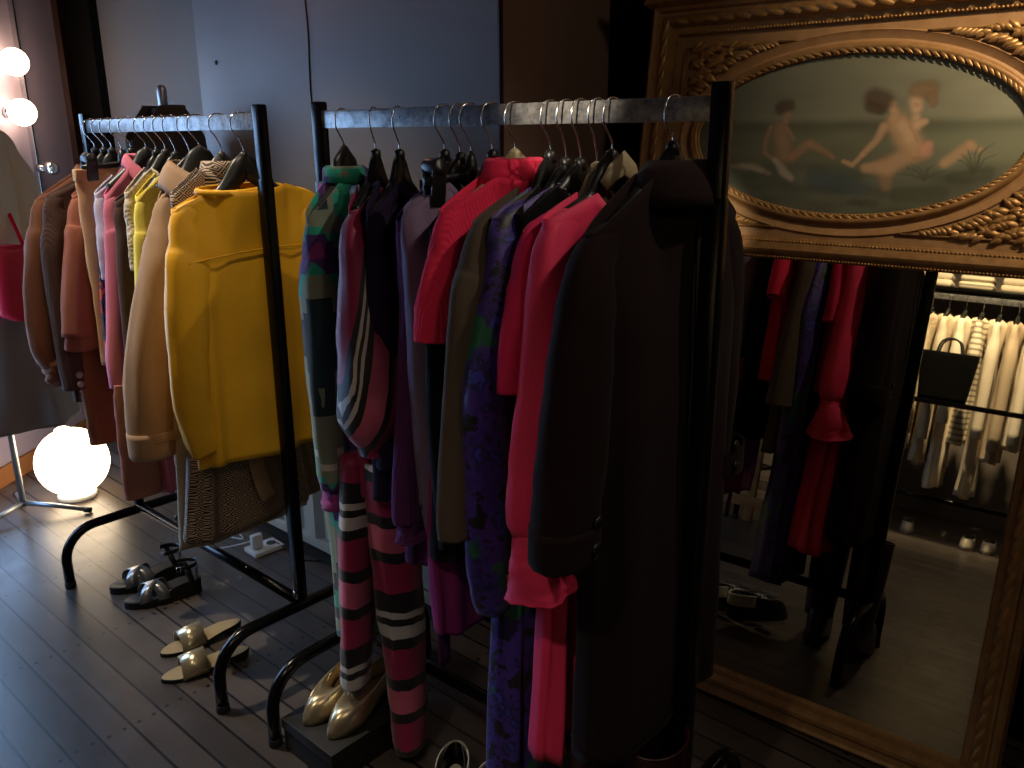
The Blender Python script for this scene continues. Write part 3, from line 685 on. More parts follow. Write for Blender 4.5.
#g rose long jacket/dress
y = 2.475; hanger(y, k, 'grey-black hanger inside the rose-pink dress', 0, ztop=1.462, m='greyplastic', thick=1.2, sh=(.155, 1.35, .055, 1.425))
g = Garment('rose_dress', 'long rose-pink dress with one bright lit shoulder', 'dress', y, k, 0, .42, group=GL)
g.body(M['rose'], .135, 1.335, .05, 1.425, [(1.335, .135, .03), (1.1, .15, .045), (.7, .12, .045), (.42, .12, .05)], .42, drop=(.06, 0))
for sd in (-1, 1): g.sleeve(M['rose'], std_sleeve(.135, 1.335, [(.125, 1.2), (.150, 1.02), (.175, .86), (.175, .78)], .8, .05, .042), sd, .02)
g.fold_collar(M['rose'], .058, 1.425, (.06, 0), .035, 1.2)
#h dark brown buttoned coat
y = 2.415
hanger(y, k, 'black hanger crowded between rose dress and cream crochet top', 0, ztop=1.455, sh=(.135, 1.32, .05, 1.37))
g = Garment('brown_coat', 'dark grey-brown coat sleeve hanging below the rose sleeve', 'coat', y, k, 0, .66, group=GL)
g.body(M['dkbrown'], .135, 1.32, .05, 1.37, [(1.32, .135, .018), (1.0, .13, .02), (.66, .13, .022)], .70)
for sd in (-1, 1):
    g.sleeve(M['dkbrown'], std_sleeve(.135, 1.32, [(.14, 1.15), (.15, .92), (.155, .76), (.155, .67)], .7, .034, .036, flat=.6), sd, .02)
    g.buttons(M['button_ring'], [(sd*.17, -.032, .715)], .009)
g = Garment('dusty_trousers', 'dusty rose-brown trousers hanging right of the globe lamp', 'trousers', 2.44, k, 0, .43, group=GL)
for sx in (-.165, -.145): g.sleeve(M['dusty'], [(-sx, 0, .79, .034, .01), (-sx, 0, .72, .040, .016), (-sx, 0, .55, .046, .02), (-sx, 0, .43, .048, .02)], -1, .03, 'trouser_leg')
#i crochet
y = 2.36; hanger(y, k, 'black hanger inside the cream crochet top', 0, m='greyplastic', ztop=1.457, sh=(.128, 1.345, .06, 1.41))
g = Garment('crochet_top', 'cream crochet top between rose dress and pale yellow cardigan', 'top', y, k, 0, .9, group=GL)
g.body(M['crochet'], .128, 1.345, .055, 1.41, [(1.345, .128, .022), (1.0, .12, .028), (.9, .12, .03)], .9)
for sd in (-1, 1): g.sleeve(M['crochet'], std_sleeve(.128, 1.345, [(.125, 1.20), (.13, 1.13)], .8, .035, .034, flat=.6), sd, .03)
#j pale yellow cardigan
y = 2.305; hanger(y, k, 'black hanger inside the pale yellow cardigan', 0, ztop=1.45, sh=(.125, 1.335, .06, 1.395))
g = Garment('yellow_cardigan', 'pale yellow cardigan behind the beige trench coat', 'cardigan', y, k, 0, .60, group=GL)
g.body(M['paleyellow'], .125, 1.335, .055, 1.395, [(1.335, .125, .03), (1.0, .12, .035), (.6, .13, .04)], .6)
for sd in (-1, 1): g.sleeve(M['paleyellow'], std_sleeve(.125, 1.335, [(.128, 1.2), (.148, 1.02), (.165, .86), (.16, .62)], .8, .042, .04, flat=.7), sd, .02)
#k trench
y = 2.17; hanger(y, k, 'wide grey-black hanger above the beige trench coat', 0, ztop=1.46, m='greyplastic', thick=1.45, sh=(.128, 1.34, .07, 1.41))
hanger(2.225, k, 'black hanger between pale yellow cardigan and beige trench', 0, ztop=1.445, sh=(.128, 1.34, .07, 1.41))
g = Garment('trench_coat', 'beige trench coat with wide cuffed sleeve behind the yellow blouse', 'coat', y, k, 0, .60, group=GL)
g.body(M['trench'], .128, 1.335, .068, 1.41, [(1.335, .128, .035), (1.0, .135, .045), (.6, .16, .05)], .60, drop=(.05, 0))
for sd in (-1, 1):
    g.sleeve(M['trench'], std_sleeve(.130, 1.338, [(.150, 1.18), (.205, 1.02), (.235, .85), (.245, .72), (.245, .66)], .7, .066, .066), sd, .05)
    g.sleeve(M['trench'], [(.229, -.01, .73, .066, .052), (.229, -.01, .67, .067, .053), (.229, -.01, .655, .062, .046)], sd, .02, 'cuff', cap=False, n=8)
    b = MB(); b.box((sd*.212, -.062, .715-.6), (.075, .006, .028), bev=.003); b.build('cuff_strap', M['trench'], g.root)
g.fold_collar(M['trench'], .085, 1.41, (.05, 0), .07, 1.35, dep=.075, stand=.02)
#l print dress
y = 2.06; hanger(y, k, 'grey hanger inside the black diamond-print dress', 0, ztop=1.452, m='greyplastic', sh=(.15, 1.35, .06, 1.415))
g = Garment('diamond_print_dress', 'black and beige diamond-print dress hanging below the yellow blouse', 'dress', y, k, 0, .43, group=GL)
g.body(M['diamond'], .15, 1.35, .06, 1.415, [(1.35, .15, .02), (1.0, .14, .03), (.7, .18, .04), (.43, .225, .05)], .43, amp=.012, nf=9, hemslope=.06)
b = MB(); b.tube(catmull([(-.03, -.035, .37), (-.025, -.06, .22), (-.015, -.072, .12), (.0, -.076, .07)], 12), [(.002, .024)]*12, 8, ref=(0, 1, 0)); o = b.build('tie_belt', M['trench'], g.root); o['label'] = 'beige tie belt'
g.ring(M['diamond'], 'collar', [(.07, .045, 1.385, 0), (.062, .04, 1.41, 0), (.055, .036, 1.43, 0)])
g = Garment('cream_knit_dress', 'long cream knit dress edge left of the diamond-print dress', 'dress', 2.12, k, 0, .37, group=GL)
g.body(M['ecru'], .12, 1.3, .05, 1.35, [(1.3, .12, .012), (.9, .175, .016), (.37, .212, .02)], .37, amp=.004)
#m yellow blouse
y = 1.955; hanger(y, k, 'wide black hanger inside the yellow satin blouse', -.12, ztop=1.452, m='plastic', thick=1.2, roll=.05, sh=(.20, 1.335, .095, 1.37))
g = Garment('satin_blouse', 'bright yellow satin blouse with back yoke at the near rack end', 'blouse', y, k, -.12, .66, group=GL)
RO = .05
g.body(M['satin'], .195, 1.33, .095, 1.37, [(1.33, .195, .035), (1.1, .19, .05), (.66, .20, .05)], .665, drop=(.010, .01), amp=.011, nf=8, roll=RO)
for sd in (-1, 1):
    g.sleeve(M['satin'], std_sleeve(.195, 1.33+sd*.01, [(.19, 1.17), (.207, 1.0), (.216, .84), (.206, .75), (.19, .705)], .7, .060, .05), sd, .07, folds=.06)
b = MB(); rows = []
for j in range(31):
    s_ = -1+2*j/30; rows.append((s_*.185, -.044-.010*math.cos(s_*1.5), 1.215-.66+s_*.01-.012*s_*s_))
b.tube(rows, .0022, 6); b.build('yoke_seam', M['satin'], g.root)
g.ring(M['satin'], 'neckband', [(.099, .052, 1.362, 0), (.095, .050, 1.372, 0), (.091, .047, 1.374, 0)], front=-.010)
for o in g.root.children:
    if o.name.startswith('neckband'): o.rotation_euler = (0, -RO, 0)

# ------------------------------------------------------------------ shoes
def outline(L, wt, wb, wh, n=56, point=1.0):
    """closed sole outline, toe at x=0, heel at x=L"""
    out = []
    for j in range(n):
        th = 2*PI*j/n; c = math.cos(th)
        s = .5-.5*math.copysign(abs(c)**.9, c)
        w = interp([(1.0, wh), (.85, wh), (.55, wb), (.25, wt), (0, wt)][0:], s)[0] if False else None
        pts = [(0.0, wt*.85), (.12, wt), (.32, wt), (.6, wb), (.85, wh), (1.0, wh)]
        for p, q in zip(pts, pts[1:]):
            if p[0] <= s <= q[0]:
                w = p[1]+(q[1]-p[1])*(s-p[0])/(q[0]-p[0]); break
        env = (max(0, 1-(abs(c))**(2.2 if c < 0 else 2.2*point)))**.5
        out.append((s*L, math.copysign(w*env, math.sin(th)) if abs(math.sin(th)) > 1e-6 else 0.0))
    return out
def sole_z(s, heel): return heel*smooth01((s-.35)/.45)
def sole(o2, L, heel, th, base=0):
    b = MB(); top = []; bot = []; 
    for x, y in o2:
        z = base+sole_z(x/L, heel); top.append((x, y, z+th)); bot.append((x, y*.97, z))
    b.rings([bot, top], cap0=True, cap1=True); return b
def block_heel(b, L, wh, heel, base=0, frac=.25, taper=.8):
    x0 = L*(1-frac)
    r0 = [(x0+(L-x0)*.5*(1+math.cos(2*PI*k/16))*.98, wh*.95*math.sin(2*PI*k/16)) for k in range(16)]
    lo = [((x-L*.9)*taper+L*.9, y*taper, base) for x, y in r0]; hi = [(x, y, base+heel*.97) for x, y in r0]
    b.rings([lo, hi], cap0=True, cap1=True)
def upper(o2, L, heel, th, oc, oa, ow, oz, bulge=.025, base=0, rows=9):
    """skin from the sole edge to an elliptical opening"""
    b = MB(); n = len(o2); rg = []
    for r in range(rows+1):
        t = r/rows; ring = []
        for j, (x, y) in enumerate(o2):
            th_ = 2*PI*j/n
            ox = L*oc-L*oa*math.cos(th_); oy = ow*math.sin(th_)
            z0 = base+sole_z(x/L, heel)+th*.5
            z1 = base+sole_z(ox/L, heel)+th+oz(ox/L)
            e = t**1.5 if True else t
            px = x+(ox-x)*e; py = y+(oy-y)*e
            front = max(0, math.cos(th_))
            pz = z0+(z1-z0)*math.sin(t*PI/2)+bulge*math.sin(t*PI)*(.35+.65*front)
            ring.append((px, py, pz))
        rg.append(ring)
    b.rings(rg); return b
def lining(o2, L, heel, th, base=0, sc=.9):
    b = MB(); ring = [((x-L*.5)*sc+L*.5, y*sc, base+sole_z(x/L, heel)+th+.001) for x, y in o2]; b.f([b.v(p) for p in ring]); return b
def place(name, label, cat, toe, heel, group=None):
    d = Vector((heel[0]-toe[0], heel[1]-toe[1]))
    return thing(name, label, cat, (toe[0], toe[1], toe[2] if len(toe) > 2 else 0), math.atan2(d.y, d.x), group)
M['gold'] = plain('gold_leather', '#cdbd98', .28, .8, .12, 60, .1)
M['silverleather'] = plain('pewter_leather', '#8d8d8b', .33, .85, .15, 60, .15)
M['tanlining'] = plain('tan_lining', '#a5855e', .6)
M['goldinsole'] = plain('gold_insole', '#a08a60', .42, .4, .1, 40)
M['blackleather'] = plain('black_leather', '#0d0c0c', .35, 0, .2, 50, .15)
M['maroon'] = plain('maroon_leather', '#2c0d0d', .35, 0, .25, 30, .2)
M['whiteleather'] = plain('white_leather', '#cfcabc', .4, 0, .08, 40, .1)
M['sole'] = plain('black_sole', '#0a0a0a', .6)
def pump(label, toe, heel):
    t = place('gold_pump', label, 'shoe', toe, heel, 'gold pumps on the black box'); L = .245; o2 = outline(L, .040, .031, .030, point=1.15)
    b = sole(o2, L, .035, .006); block_heel(b, L, .026, .035, frac=.2); b.build('sole', M['sole'], t, 'auto')
    upper(o2, L, .035, .006, .70, .275, .026, lambda s: .036+.02*smooth01((s-.7)/.3), .024).build('upper', M['gold'], t, solid=.0015)
    lining(o2, L, .035, .006).build('insole', M['tanlining'], t)
    b = MB(); P = []
    for j in range(13):
        a = -1.2+2.4*j/12; P.append((.058-.012*math.cos(a), .037*math.sin(a)*.9, .012+.042*math.cos(a*.98)))
    b.tube(P, .0014, 6); b.build('toe_seam', M['gold'], t)
pump('gold leather pump on the black box, farther from the camera', (.968, 1.548, .092), (1.20, 1.59))
pump('gold leather pump on the black box beside the striped trouser leg', (.978, 1.463, .092), (1.21, 1.505))
bx = thing('shoe_box', 'black shoe box under the gold pumps', 'box', (1.10, 1.515, 0))
b = MB(); b.box((0, 0, .037), (.30, .20, .074), bev=.002); b.build('box_base', M['rubber'], bx, 'auto')
b = MB(); b.box((0, 0, .078), (.308, .208, .028), bev=.002); b.build('lid', plain('black_card', '#121212', .45), bx, 'auto')

def slide(label, toe, heel):
    t = place('slide_sandal', label, 'shoe', toe, heel, 'gold slides on the floor'); L = .25; o2 = outline(L, .04, .032, .031)
    b = sole(o2, L, .016, .012); block_heel(b, L, .029, .016); b.build('sole', M['sole'], t, 'auto')
    lining(o2, L, .016, .012, sc=.98).build('insole', M['goldinsole'], t)
    A, B = [], []
    for j in range(17):
        a = PI*j/16; A.append((.055, .042*math.cos(a), .010+.048*math.sin(a)**.8)); B.append((.125, .039*math.cos(a), .012+.058*math.sin(a)**.8))
    b = MB(); b.strip(A, B); b.build('strap', M['gold'], t, solid=.0025)
slide('gold slide sandal on the floorboards, farther from the camera', (.93, 2.235), (1.178, 2.195))
slide('gold slide sandal on the floorboards, half behind the rack foot', (.872, 2.115), (1.118, 2.04))

def wedge(label, toe, heel):
    t = place('platform_sandal', label, 'shoe', toe, heel, 'black platform sandals'); L = .245; o2 = outline(L, .042, .034, .033)
    b = MB(); lo = [(x, y*.96, 0) for x, y in o2]; hi = [(x, y, .026+.028*smooth01((x/L-.3)/.5)) for x, y in o2]
    b.rings([lo, hi], cap0=True, cap1=True); b.build('platform', M['sole'], t, 'auto')
    b = MB(); b.f([b.v(((x-L/2)*.94+L/2, y*.9, .027+.028*smooth01((x/L-.3)/.5))) for x, y in o2]); b.build('insole', M['blackleather'], t)
    for d in (-1, 1):
        A, B = [], []
        for j in range(17):
            a = PI*j/16; q = math.cos(a)
            A.append((.075+d*.028*q, .043*q, .022+.048*math.sin(a)**.8+.001*d)); B.append((.112+d*.028*q, .042*q, .024+.052*math.sin(a)**.8+.001*d))
        b = MB(); b.strip(A, B); b.build('cross_strap', M['silverleather'], t, solid=.002)
    b = MB(); A, B = [], []
    for j in range(25):
        a = -PI*.62+PI*1.24*j/24
        A.append((.195+.042*math.cos(a), .033*math.sin(a), .105)); B.append((.195+.044*math.cos(a), .034*math.sin(a), .120))
    b.strip(A, B); b.build('ankle_strap', M['blackleather'], t, solid=.002)
    for sy in (-1, 1):
        b = MB(); b.strip([(.205, sy*.034, .05), (.20, sy*.034, .08), (.19, sy*.033, .106)], [(.225, sy*.033, .052), (.218, sy*.033, .08), (.205, sy*.033, .106)]); b.build('side_strap', M['blackleather'], t, solid=.002)
    b = MB(); A, B = [], []
    for j in range(9):
        A.append((.232, -.014+.028*j/8, .052)); B.append((.238-.0006*j, -.014+.028*j/8, .11))
    b.strip(A, B); b.build('heel_strap', M['blackleather'], t, solid=.002)
    b = MB(); b.tube([(.17, -.036, .104), (.17, -.036, .121), (.182, -.036, .121), (.182, -.036, .104)], .0015, 6, closed=True); b.build('buckle', M['chrome'], t)
wedge('black platform sandal with silver cross straps, the farther of the pair', (.992, 2.715), (1.20, 2.655))
wedge('black platform sandal with silver cross straps, the nearer of the pair', (.982, 2.585), (1.20, 2.505))

def spectator(label, toe, heel):
    t = place('spectator_shoe', label, 'shoe', toe, heel, 'two-tone lace-up shoes'); L = .275; o2 = outline(L, .042, .034, .034)
    b = sole(o2, L, .022, .010); block_heel(b, L, .032, .022); b.build('sole', M['sole'], t, 'auto')
    upper(o2, L, .022, .010, .70, .25, .026, lambda s: .052+.012*smooth01((s-.75)/.25), .022).build('upper', M['blackleather'], t, solid=.0015)
    A, B = [], []
    b = MB(); rg = []
    for i in range(9):
        x = .075+.065*i/8; z = .058+.022*i/8; w = .016+.016*math.sin(i/8*PI)
        rg.append([(x, w*math.cos(PI*j/8), z-.02*abs(math.cos(PI*j/8))**2+.004*math.sin(PI*j/8)) for j in range(9)])
    b.rings(rg, closed_u=False); b.build('vamp', M['whiteleather'], t, solid=.002)
    b = MB(); rg = []
    for i in range(7):
        x = .012+.04*i/6; w = .034*math.sin((i+1.6)/7.6*PI/2)
        rg.append([(x, w*math.cos(PI*j/10)*.8, .016+(.032+.008*i/6)*math.sin(PI*j/10)**.7*math.sin((i+2.5)/8.5*PI/2)+.003) for j in range(11)])
    b.rings(rg, closed_u=False); b.build('toe_cap', M['whiteleather'], t, solid=.002)
    b = MB(); rg = []
    for i in range(8):
        a = i/7; rg.append([(.20+.0775*math.cos(q), .0365*math.sin(q)*1.02, .03+.018+a*.042) for q in [-PI*.55+PI*1.1*j/14 for j in range(15)]])
    b.rings(rg, closed_u=False); b.build('quarter', M['whiteleather'], t, solid=.002)
    lining(o2, L, .022, .012).build('insole', M['whiteleather'], t)
    b = MB(); P = catmull([(.135, 0, .092), (.13, .03, .098), (.15, .035, .085), (.137, .0, .093), (.13, -.03, .098), (.15, -.034, .086), (.137, 0, .093)], 30)
    b.tube(P, .0014, 6)
    for i in range(3): b.tube([(.095+.015*i, -.014, .068+.006*i), (.102+.015*i, .014, .071+.006*i)], .0014, 6)
    b.build('lace', M['rubber'], t)
spectator('black and white lace-up shoe at bottom edge, left of its pair', (.96, 1.065), (1.18, 1.23))
spectator('black and white lace-up shoe at bottom edge, right of its pair', (.965, .965), (1.195, 1.12))

def boot(label, toe, heel):
    t = place('tall_boot', label, 'boot', toe, heel, 'tall maroon boots under the coat'); L = .27; o2 = outline(L, .043, .036, .036)
    b = sole(o2, L, .03, .01); block_heel(b, L, .034, .03); b.build('sole', M['sole'], t, 'auto')
    upper(o2, L, .03, .010, .72, .20, .045, lambda s: .085, .02).build('foot', M['maroon'], t, solid=.002)
    b = MB(); P = [(.195, .10, .052, .047), (.20, .14, .05, .048), (.195, .22, .056, .054), (.188, .31, .060, .058), (.185, .40, .066, .060)]
    P = catmull(P, 26); rg = []
    for i, (x, z, a, c) in enumerate(P):
        rg.append([(x+a*math.cos(2*PI*j/28)*(1+.03*noise.noise((j*.3, i*.5, 3))), c*math.sin(2*PI*j/28), z+.006*math.cos(2*PI*j/28)*(i/25)) for j in range(28)])
    b.rings(rg); b.build('shaft', M['maroon'], t, solid=.003)
    b = MB(); b.tube([(.185+.067*math.cos(2*PI*j/28), .061*math.sin(2*PI*j/28), .402+.006*math.cos(2*PI*j/28)) for j in range(28)], .003, 6, closed=True); b.build('top_binding', M['maroon'], t)
boot('tall maroon boot under the dark coat, nearer the pink skirt', (.955, .84), (1.20, .815))
boot('tall maroon boot under the dark coat, nearer the rack post', (.99, .675), (1.235, .69))

# ------------------------------------------------------------------ radiator, socket, cable
r = thing('radiator', 'cream panel radiator low on the wall behind both racks', 'radiator', (1.63, 2.45, .05))
b = MB(); Y0, Y1, H_ = -.75, .95, .60
n = 52; prof = []
for i in range(n):
    yy = Y0+.03+(Y1-Y0-.06)*i/(n-1); ph = i % 4
    prof.append((-.034 if ph in (0, 1) else -.014, yy))
b.rings([[(x, yy, .04) for x, yy in prof], [(x, yy, H_-.04) for x, yy in prof]], closed_u=False); b.build('front_panel', M['radiator'], r, False)
b = MB(); b.box((0, (Y0+Y1)/2, .022), (.062, Y1-Y0, .044), bev=.006); b.build('bottom_rail', M['radiator'], r, 'auto')
b = MB(); b.box((0, (Y0+Y1)/2, H_-.02), (.07, Y1-Y0, .04), bev=.006); b.build('top_rail', M['radiator'], r, 'auto')
b = MB(); b.box((.01, (Y0+Y1)/2, H_/2), (.03, Y1-Y0, H_-.06)); b.build('back_panel', M['radiator'], r, False)
b = MB(); b.tube([(0, Y0-.03, -.05), (0, Y0-.03, .05), (0, Y0+.01, .06)], .009, 10); b.build('pipe', M['radiator'], r)
s = thing('socket_plate', 'white power outlet plate on the floor by the radiator', 'power outlet', (1.52, 2.60, 0), -.05)
b = MB(); b.box((0, 0, .008), (.12, .085, .016), bev=.003); b.build('plate', M['white_plastic'], s, 'auto')
for xx in (-.028, .03):
    b = MB(); b.lathe([(.018, .0165), (.018, .0175), (.015, .0175), (.014, .017)], (xx, .002, 0), 18); b.build('outlet', M['greyplastic'], s)
ch = thing('charger_plug', 'white plug standing in the floor outlet plate', 'charger', (1.49, 2.60, .0175), -.05)
b = MB(); b.box((0, 0, .028), (.042, .022, .056), bev=.004); b.build('plug_body', M['white_plastic'], ch, 'auto')
P = catmull([(1.485, 2.615, .05), (1.46, 2.64, .035), (1.40, 2.72, .012), (1.36, 2.83, .006), (1.38, 2.90, .006), (1.46, 2.84, .006), (1.50, 2.72, .012), (1.50, 2.78, .03), (1.46, 2.90, .05), (1.44, 2.99, .09), (1.44, 3.02, .14)], 60)
b = MB(); b.tube(P, .0028, 8); tag(b.build('charging_cable', M['white_plastic']), 'white cable looping on the floor beside the outlet plate', 'cable')
P = catmull([(1.56, 2.60, .018), (1.575, 2.5, .006), (1.55, 2.44, .004), (1.6, 2.36, .004)], 24)
b = MB(); b.tube(P, .003, 8); tag(b.build('power_cord', M['rubber']), 'black cord leaving the outlet plate along the radiator', 'cable')
P = [(XW-.014, 2.40+.004*math.sin(i*1.7), 2.99-i*.085) for i in range(24)]
b = MB(); b.tube(catmull(P, 80), .0022, 6); tag(b.build('wall_wire', M['rubber']), 'thin black wire running down the grey wall panel', 'wire')
bpy.data.objects['wall_wire'].location = (0, -.03, 0)
sk = thing('sock_ball', 'pale rolled sock on the floor behind the striped trouser legs', 'sock', (1.40, 1.66, 0))
b = MB(); b.ball((0, 0, .024), (.04, .028, .024), u=20, v=12); b.build('roll', M['white'], sk)
b = MB(); b.ball((.05, .03, .02), (.032, .024, .02), u=20, v=12); b.build('cuff', M['white'], sk)

# ------------------------------------------------------------------ globe, vanity bulbs, dress forms
gl = thing('globe_lamp', 'glowing white globe lamp on the floor at left', 'lamp', (1.262, 3.64, 0))
b = MB(); b.lathe([(.075, 0), (.078, .004), (.078, .020), (.07, .024)], seg=36); b.build('base_ring', M['white_plastic'], gl)
b = MB(); b.ball((0, 0, .164), .146, u=48, v=28); b.build('glass_globe', M['globe'], gl)
b = MB(); b.lathe([(.033, .302), (.031, .316), (.02, .323), (.0, .325)], (-.02, 0, 0), 20); b.build('glass_neck', M['globe'], gl)
va = thing('vanity_light_strip', 'upright chrome strip with glowing round bulbs on the lavender wall', 'light', dw(.60, 0, .0))
va.rotation_euler = (0, 0, math.atan2(.6, .8))
b = MB(); b.box((0, -.012, 1.75), (.012, .024, 1.6), bev=.002); b.build('strip', M['chrome'], va, 'auto')
for z in (1.605, 1.815):
    s_ = MB(); s_.lathe([(.022, 0), (.024, -.012), (.018, -.03)], (-.142, 0, z), 18, 'y'); so = s_.build('socket', M['chrome'], va)
    b = MB(); b.ball((-.142, -.080, z), .058, u=32, v=20); b.build('bulb', M['bulb'], so)
b = MB(); b.lathe([(.018, -.02), (.02, -.035), (.016, -.06)], (-.0, 0, 1.36), 18, 'y'); so = b.build('socket', M['chrome'], va)
b = MB(); b.ball((0, -.085, 1.36), .034, u=24, v=14); b.build('bulb', plain('chrome_bulb', '#d8d8d8', .1, .9), so)

def tripod_stand(name, label, loc, h, legs=((1, 0), (-.5, .87), (-.5, -.87)), LR=.24, m='chrome', rz=0):
    t = thing(name, label, 'dress form', loc, rz)
    b = MB(); b.tube([(0, 0, .045), (0, 0, h)], .012, 14); b.build('pole', M[m], t)
    for dx, dy in legs:
        b = MB(); b.tube([(0, 0, .06), (dx*LR*.5, dy*LR*.5, .04), (dx*LR, dy*LR, .014)], [.011, .010, .009], 12)
        lo = b.build('leg', M[m], t)
        c = MB(); c.tube([(dx*LR*.93, dy*LR*.93, .0155), (dx*LR*1.04, dy*LR*1.04, .0115)], .0115, 10); c.build('rubber_tip', M['rubber'], lo)
    return t
M['steelblue'] = plain('brushed_steel', '#9aa0a6', .35, .8, .08)
df = tripod_stand('dress_form', 'steel tripod dress form wearing the beige jacket and grey skirt', (1.036, 3.60, 0), 1.16, ((.75, -.66), (-.95, -.3), (.2, .98)), .25, 'steelblue')
b = MB(); pr = [(1.0, .13, .08), (1.1, .125, .08), (1.25, .15, .1), (1.38, .17, .1), (1.47, .13, .07), (1.51, .05, .045), (1.58, .045, .042)]
rg = []
for z, a, c in [tuple(q) for q in catmull(pr, 30)]:
    rg.append([(a*math.cos(2*PI*j/30), c*math.sin(2*PI*j/30), z) for j in range(30)])
b.rings(rg, cap0=True, cap1=True); b.build('torso', M['ecru'], df)
g = Garment('beige_jacket', 'beige jacket on the dress form at the left edge', 'jacket', 3.60, 'L', -.25, .95, xb=.995)
g.body(M['beigej'], .19, 1.50, .07, 1.56, [(1.50, .19, .11), (1.3, .2, .13), (1.1, .19, .12), (.95, .2, .13)], .95, drop=(.2, 0), dtop=.06, amp=.006)
for sd in (-1, 1): g.sleeve(M['beigej'], std_sleeve(.2, 1.51, [(.225, 1.33), (.235, 1.15), (.235, 1.0), (.23, .92)], .9, .07, .055), sd, .05)
g.fold_collar(M['beigej'], .075, 1.555, (.15, 0), .07, 1.5, dep=.08)
g = Garment('grey_skirt', 'long dark grey flared skirt on the dress form at left', 'skirt', 3.60, 'L', 0, .415, xb=1.036)
g.body(M['greyskirt'], .15, 1.06, .1, 1.06, [(1.06, .15, .10), (.8, .20, .16), (.415, .25, .20)], .415, top='flat', dtop=.10, amp=.012, nf=6)
t = thing('shoulder_bag', 'crimson bag hanging in front of the beige jacket', 'bag', (1.085, 3.40, .845))
b = MB(); rg = []
for i in range(16):
    v = i/15; z = .27*v; a = .085*(1-.25*v)*(math.sin(min(1, v*5+.25)*PI/2)); c = .04*(1-.4*v)
    rg.append([(a*math.copysign(abs(math.cos(2*PI*j/28))**.7, math.cos(2*PI*j/28)), c*math.sin(2*PI*j/28), z+.008*math.sin(5*2*PI*j/28)*v) for j in range(28)])
b.rings(rg, cap0=True, cap1=True); b.build('bag_body', fabric('crimson_leather', '#c8102e', .4, spec=.5), t)
b = MB(); b.tube(catmull([(-.05, 0, .25), (-.06, .07, .42), (-.07, .16, .62), (-.05, .2, .70), (0, .19, .66), (.03, .1, .45), (.05, 0, .25)], 30), [(.002, .008)]*30, 8); b.build('strap', M['red'], t)

df2 = tripod_stand('dress_form', 'dark dress form with steel neck knob behind the left rack', (1.505, 2.96, 0), 1.58, LR=.15, m='steelblue')
b = MB(); b.lathe([(.014, 1.585), (.016, 1.60), (.017, 1.65), (.012, 1.665), (.0, 1.668)], (0, 0, 0), 18); b.build('neck_knob', M['steelblue'], df2)
b = MB(); pr = [(1.0, .12, .07), (1.15, .11, .07), (1.3, .125, .08), (1.43, .14, .075), (1.51, .11, .06), (1.555, .05, .045), (1.59, .04, .04)]
b.rings([[(a*math.cos(2*PI*j/30), c*math.sin(2*PI*j/30), z) for j in range(30)] for z, a, c in catmull(pr, 30)], cap0=True, cap1=True); b.build('torso', M['charcoal'], df2)
g = Garment('charcoal_cape', 'charcoal cape on the dress form behind the left rack', 'cape', 2.96, 'L', .25, .85, xb=1.505)
g.body(M['charcoal'], .165, 1.48, .05, 1.60, [(1.48, .165, .085), (1.3, .175, .1), (.85, .18, .11)], .85, drop=(.0, .0), dtop=.04, amp=.006)
g = Garment('tie_neck_blouse', 'beige blouse with dark tie ends beside the charcoal cape', 'blouse', 3.02, 'L', .1, .95, xb=1.40)
g.body(M['ecru'], .085, 1.43, .03, 1.455, [(1.43, .085, .03), (1.2, .09, .05), (.95, .1, .05)], .95, dtop=.02)
for sx in (-1, 1):
    b = MB(); b.tube(catmull([(0, -.055, .44), (sx*.02, -.065, .46), (sx*.04, -.06, .44), (sx*.035, -.06, .38)], 12), [(.0025, .006)]*12, 8); b.build('tie_end', M['charcoal'], g.root)

# ------------------------------------------------------------------ the gilded trumeau mirror
MT, LEAN = -.0585, .1314
U = Vector((math.sin(MT), math.cos(MT), 0)); Nh = Vector((math.cos(MT), -math.sin(MT), 0))
UP = Nh*math.sin(LEAN)+Vector((0, 0, math.cos(LEAN))); IN = U.cross(UP)
mir = thing('trumeau_mirror', 'large gilded leaning mirror with an oval painting above the glass', 'mirror', (1.9275, 0, 0))
mir.matrix_world = Matrix(((U.x, UP.x, IN.x, 1.9275), (U.y, UP.y, IN.y, 0), (U.z, UP.z, IN.z, 0), (0, 0, 0, 1)))
def gilt(name, a, b_, rough, metal):
    t = NT(name); o = t.obj(); f = t.noise(o, 40, 5, .65); w = t.noise(o, 6, 3)
    col = t.mix(t.ramp(f, [(.35, (0, 0, 0, 1)), (.65, (1, 1, 1, 1))]), lin(a), lin(b_))
    col = t.mix(t.ramp(w, [(.55, (0, 0, 0, 1)), (.8, (.5, .5, .5, 1))]), col, lin('#3d2712'))
    t.bump(f, .15, .002)
    return t.done(col, t.math('ADD', rough, t.math('MULTIPLY', f, .15)), metal)
M['gilt'] = gilt('aged_gilt', '#86643a', '#9c784a', .42, .35)
M['giltb'] = gilt('bright_gilt', '#8d6a3a', '#ab8450', .36, .45)
M['giltflat'] = gilt('matt_gilt_panel', '#8c6a42', '#98764e', .5, .15)
SL, SR, TT = 1.310, .227, 1.832       # outer frame
GL0, GL1 = .3038, 1.2332              # glass s range
def P_(s, t, d): return (s, t, -d)
def moulding(b, s0, s1, t0, t1, prof):
    """mitred rectangle; prof: (inset from the outer edge, height d)"""
    rg = []
    for ins, d in prof:
        rg.append([P_(s0+ins, t0+ins, d), P_(s1-ins, t0+ins, d), P_(s1-ins, t1-ins, d), P_(s0+ins, t1-ins, d)])
    b.rings(rg)
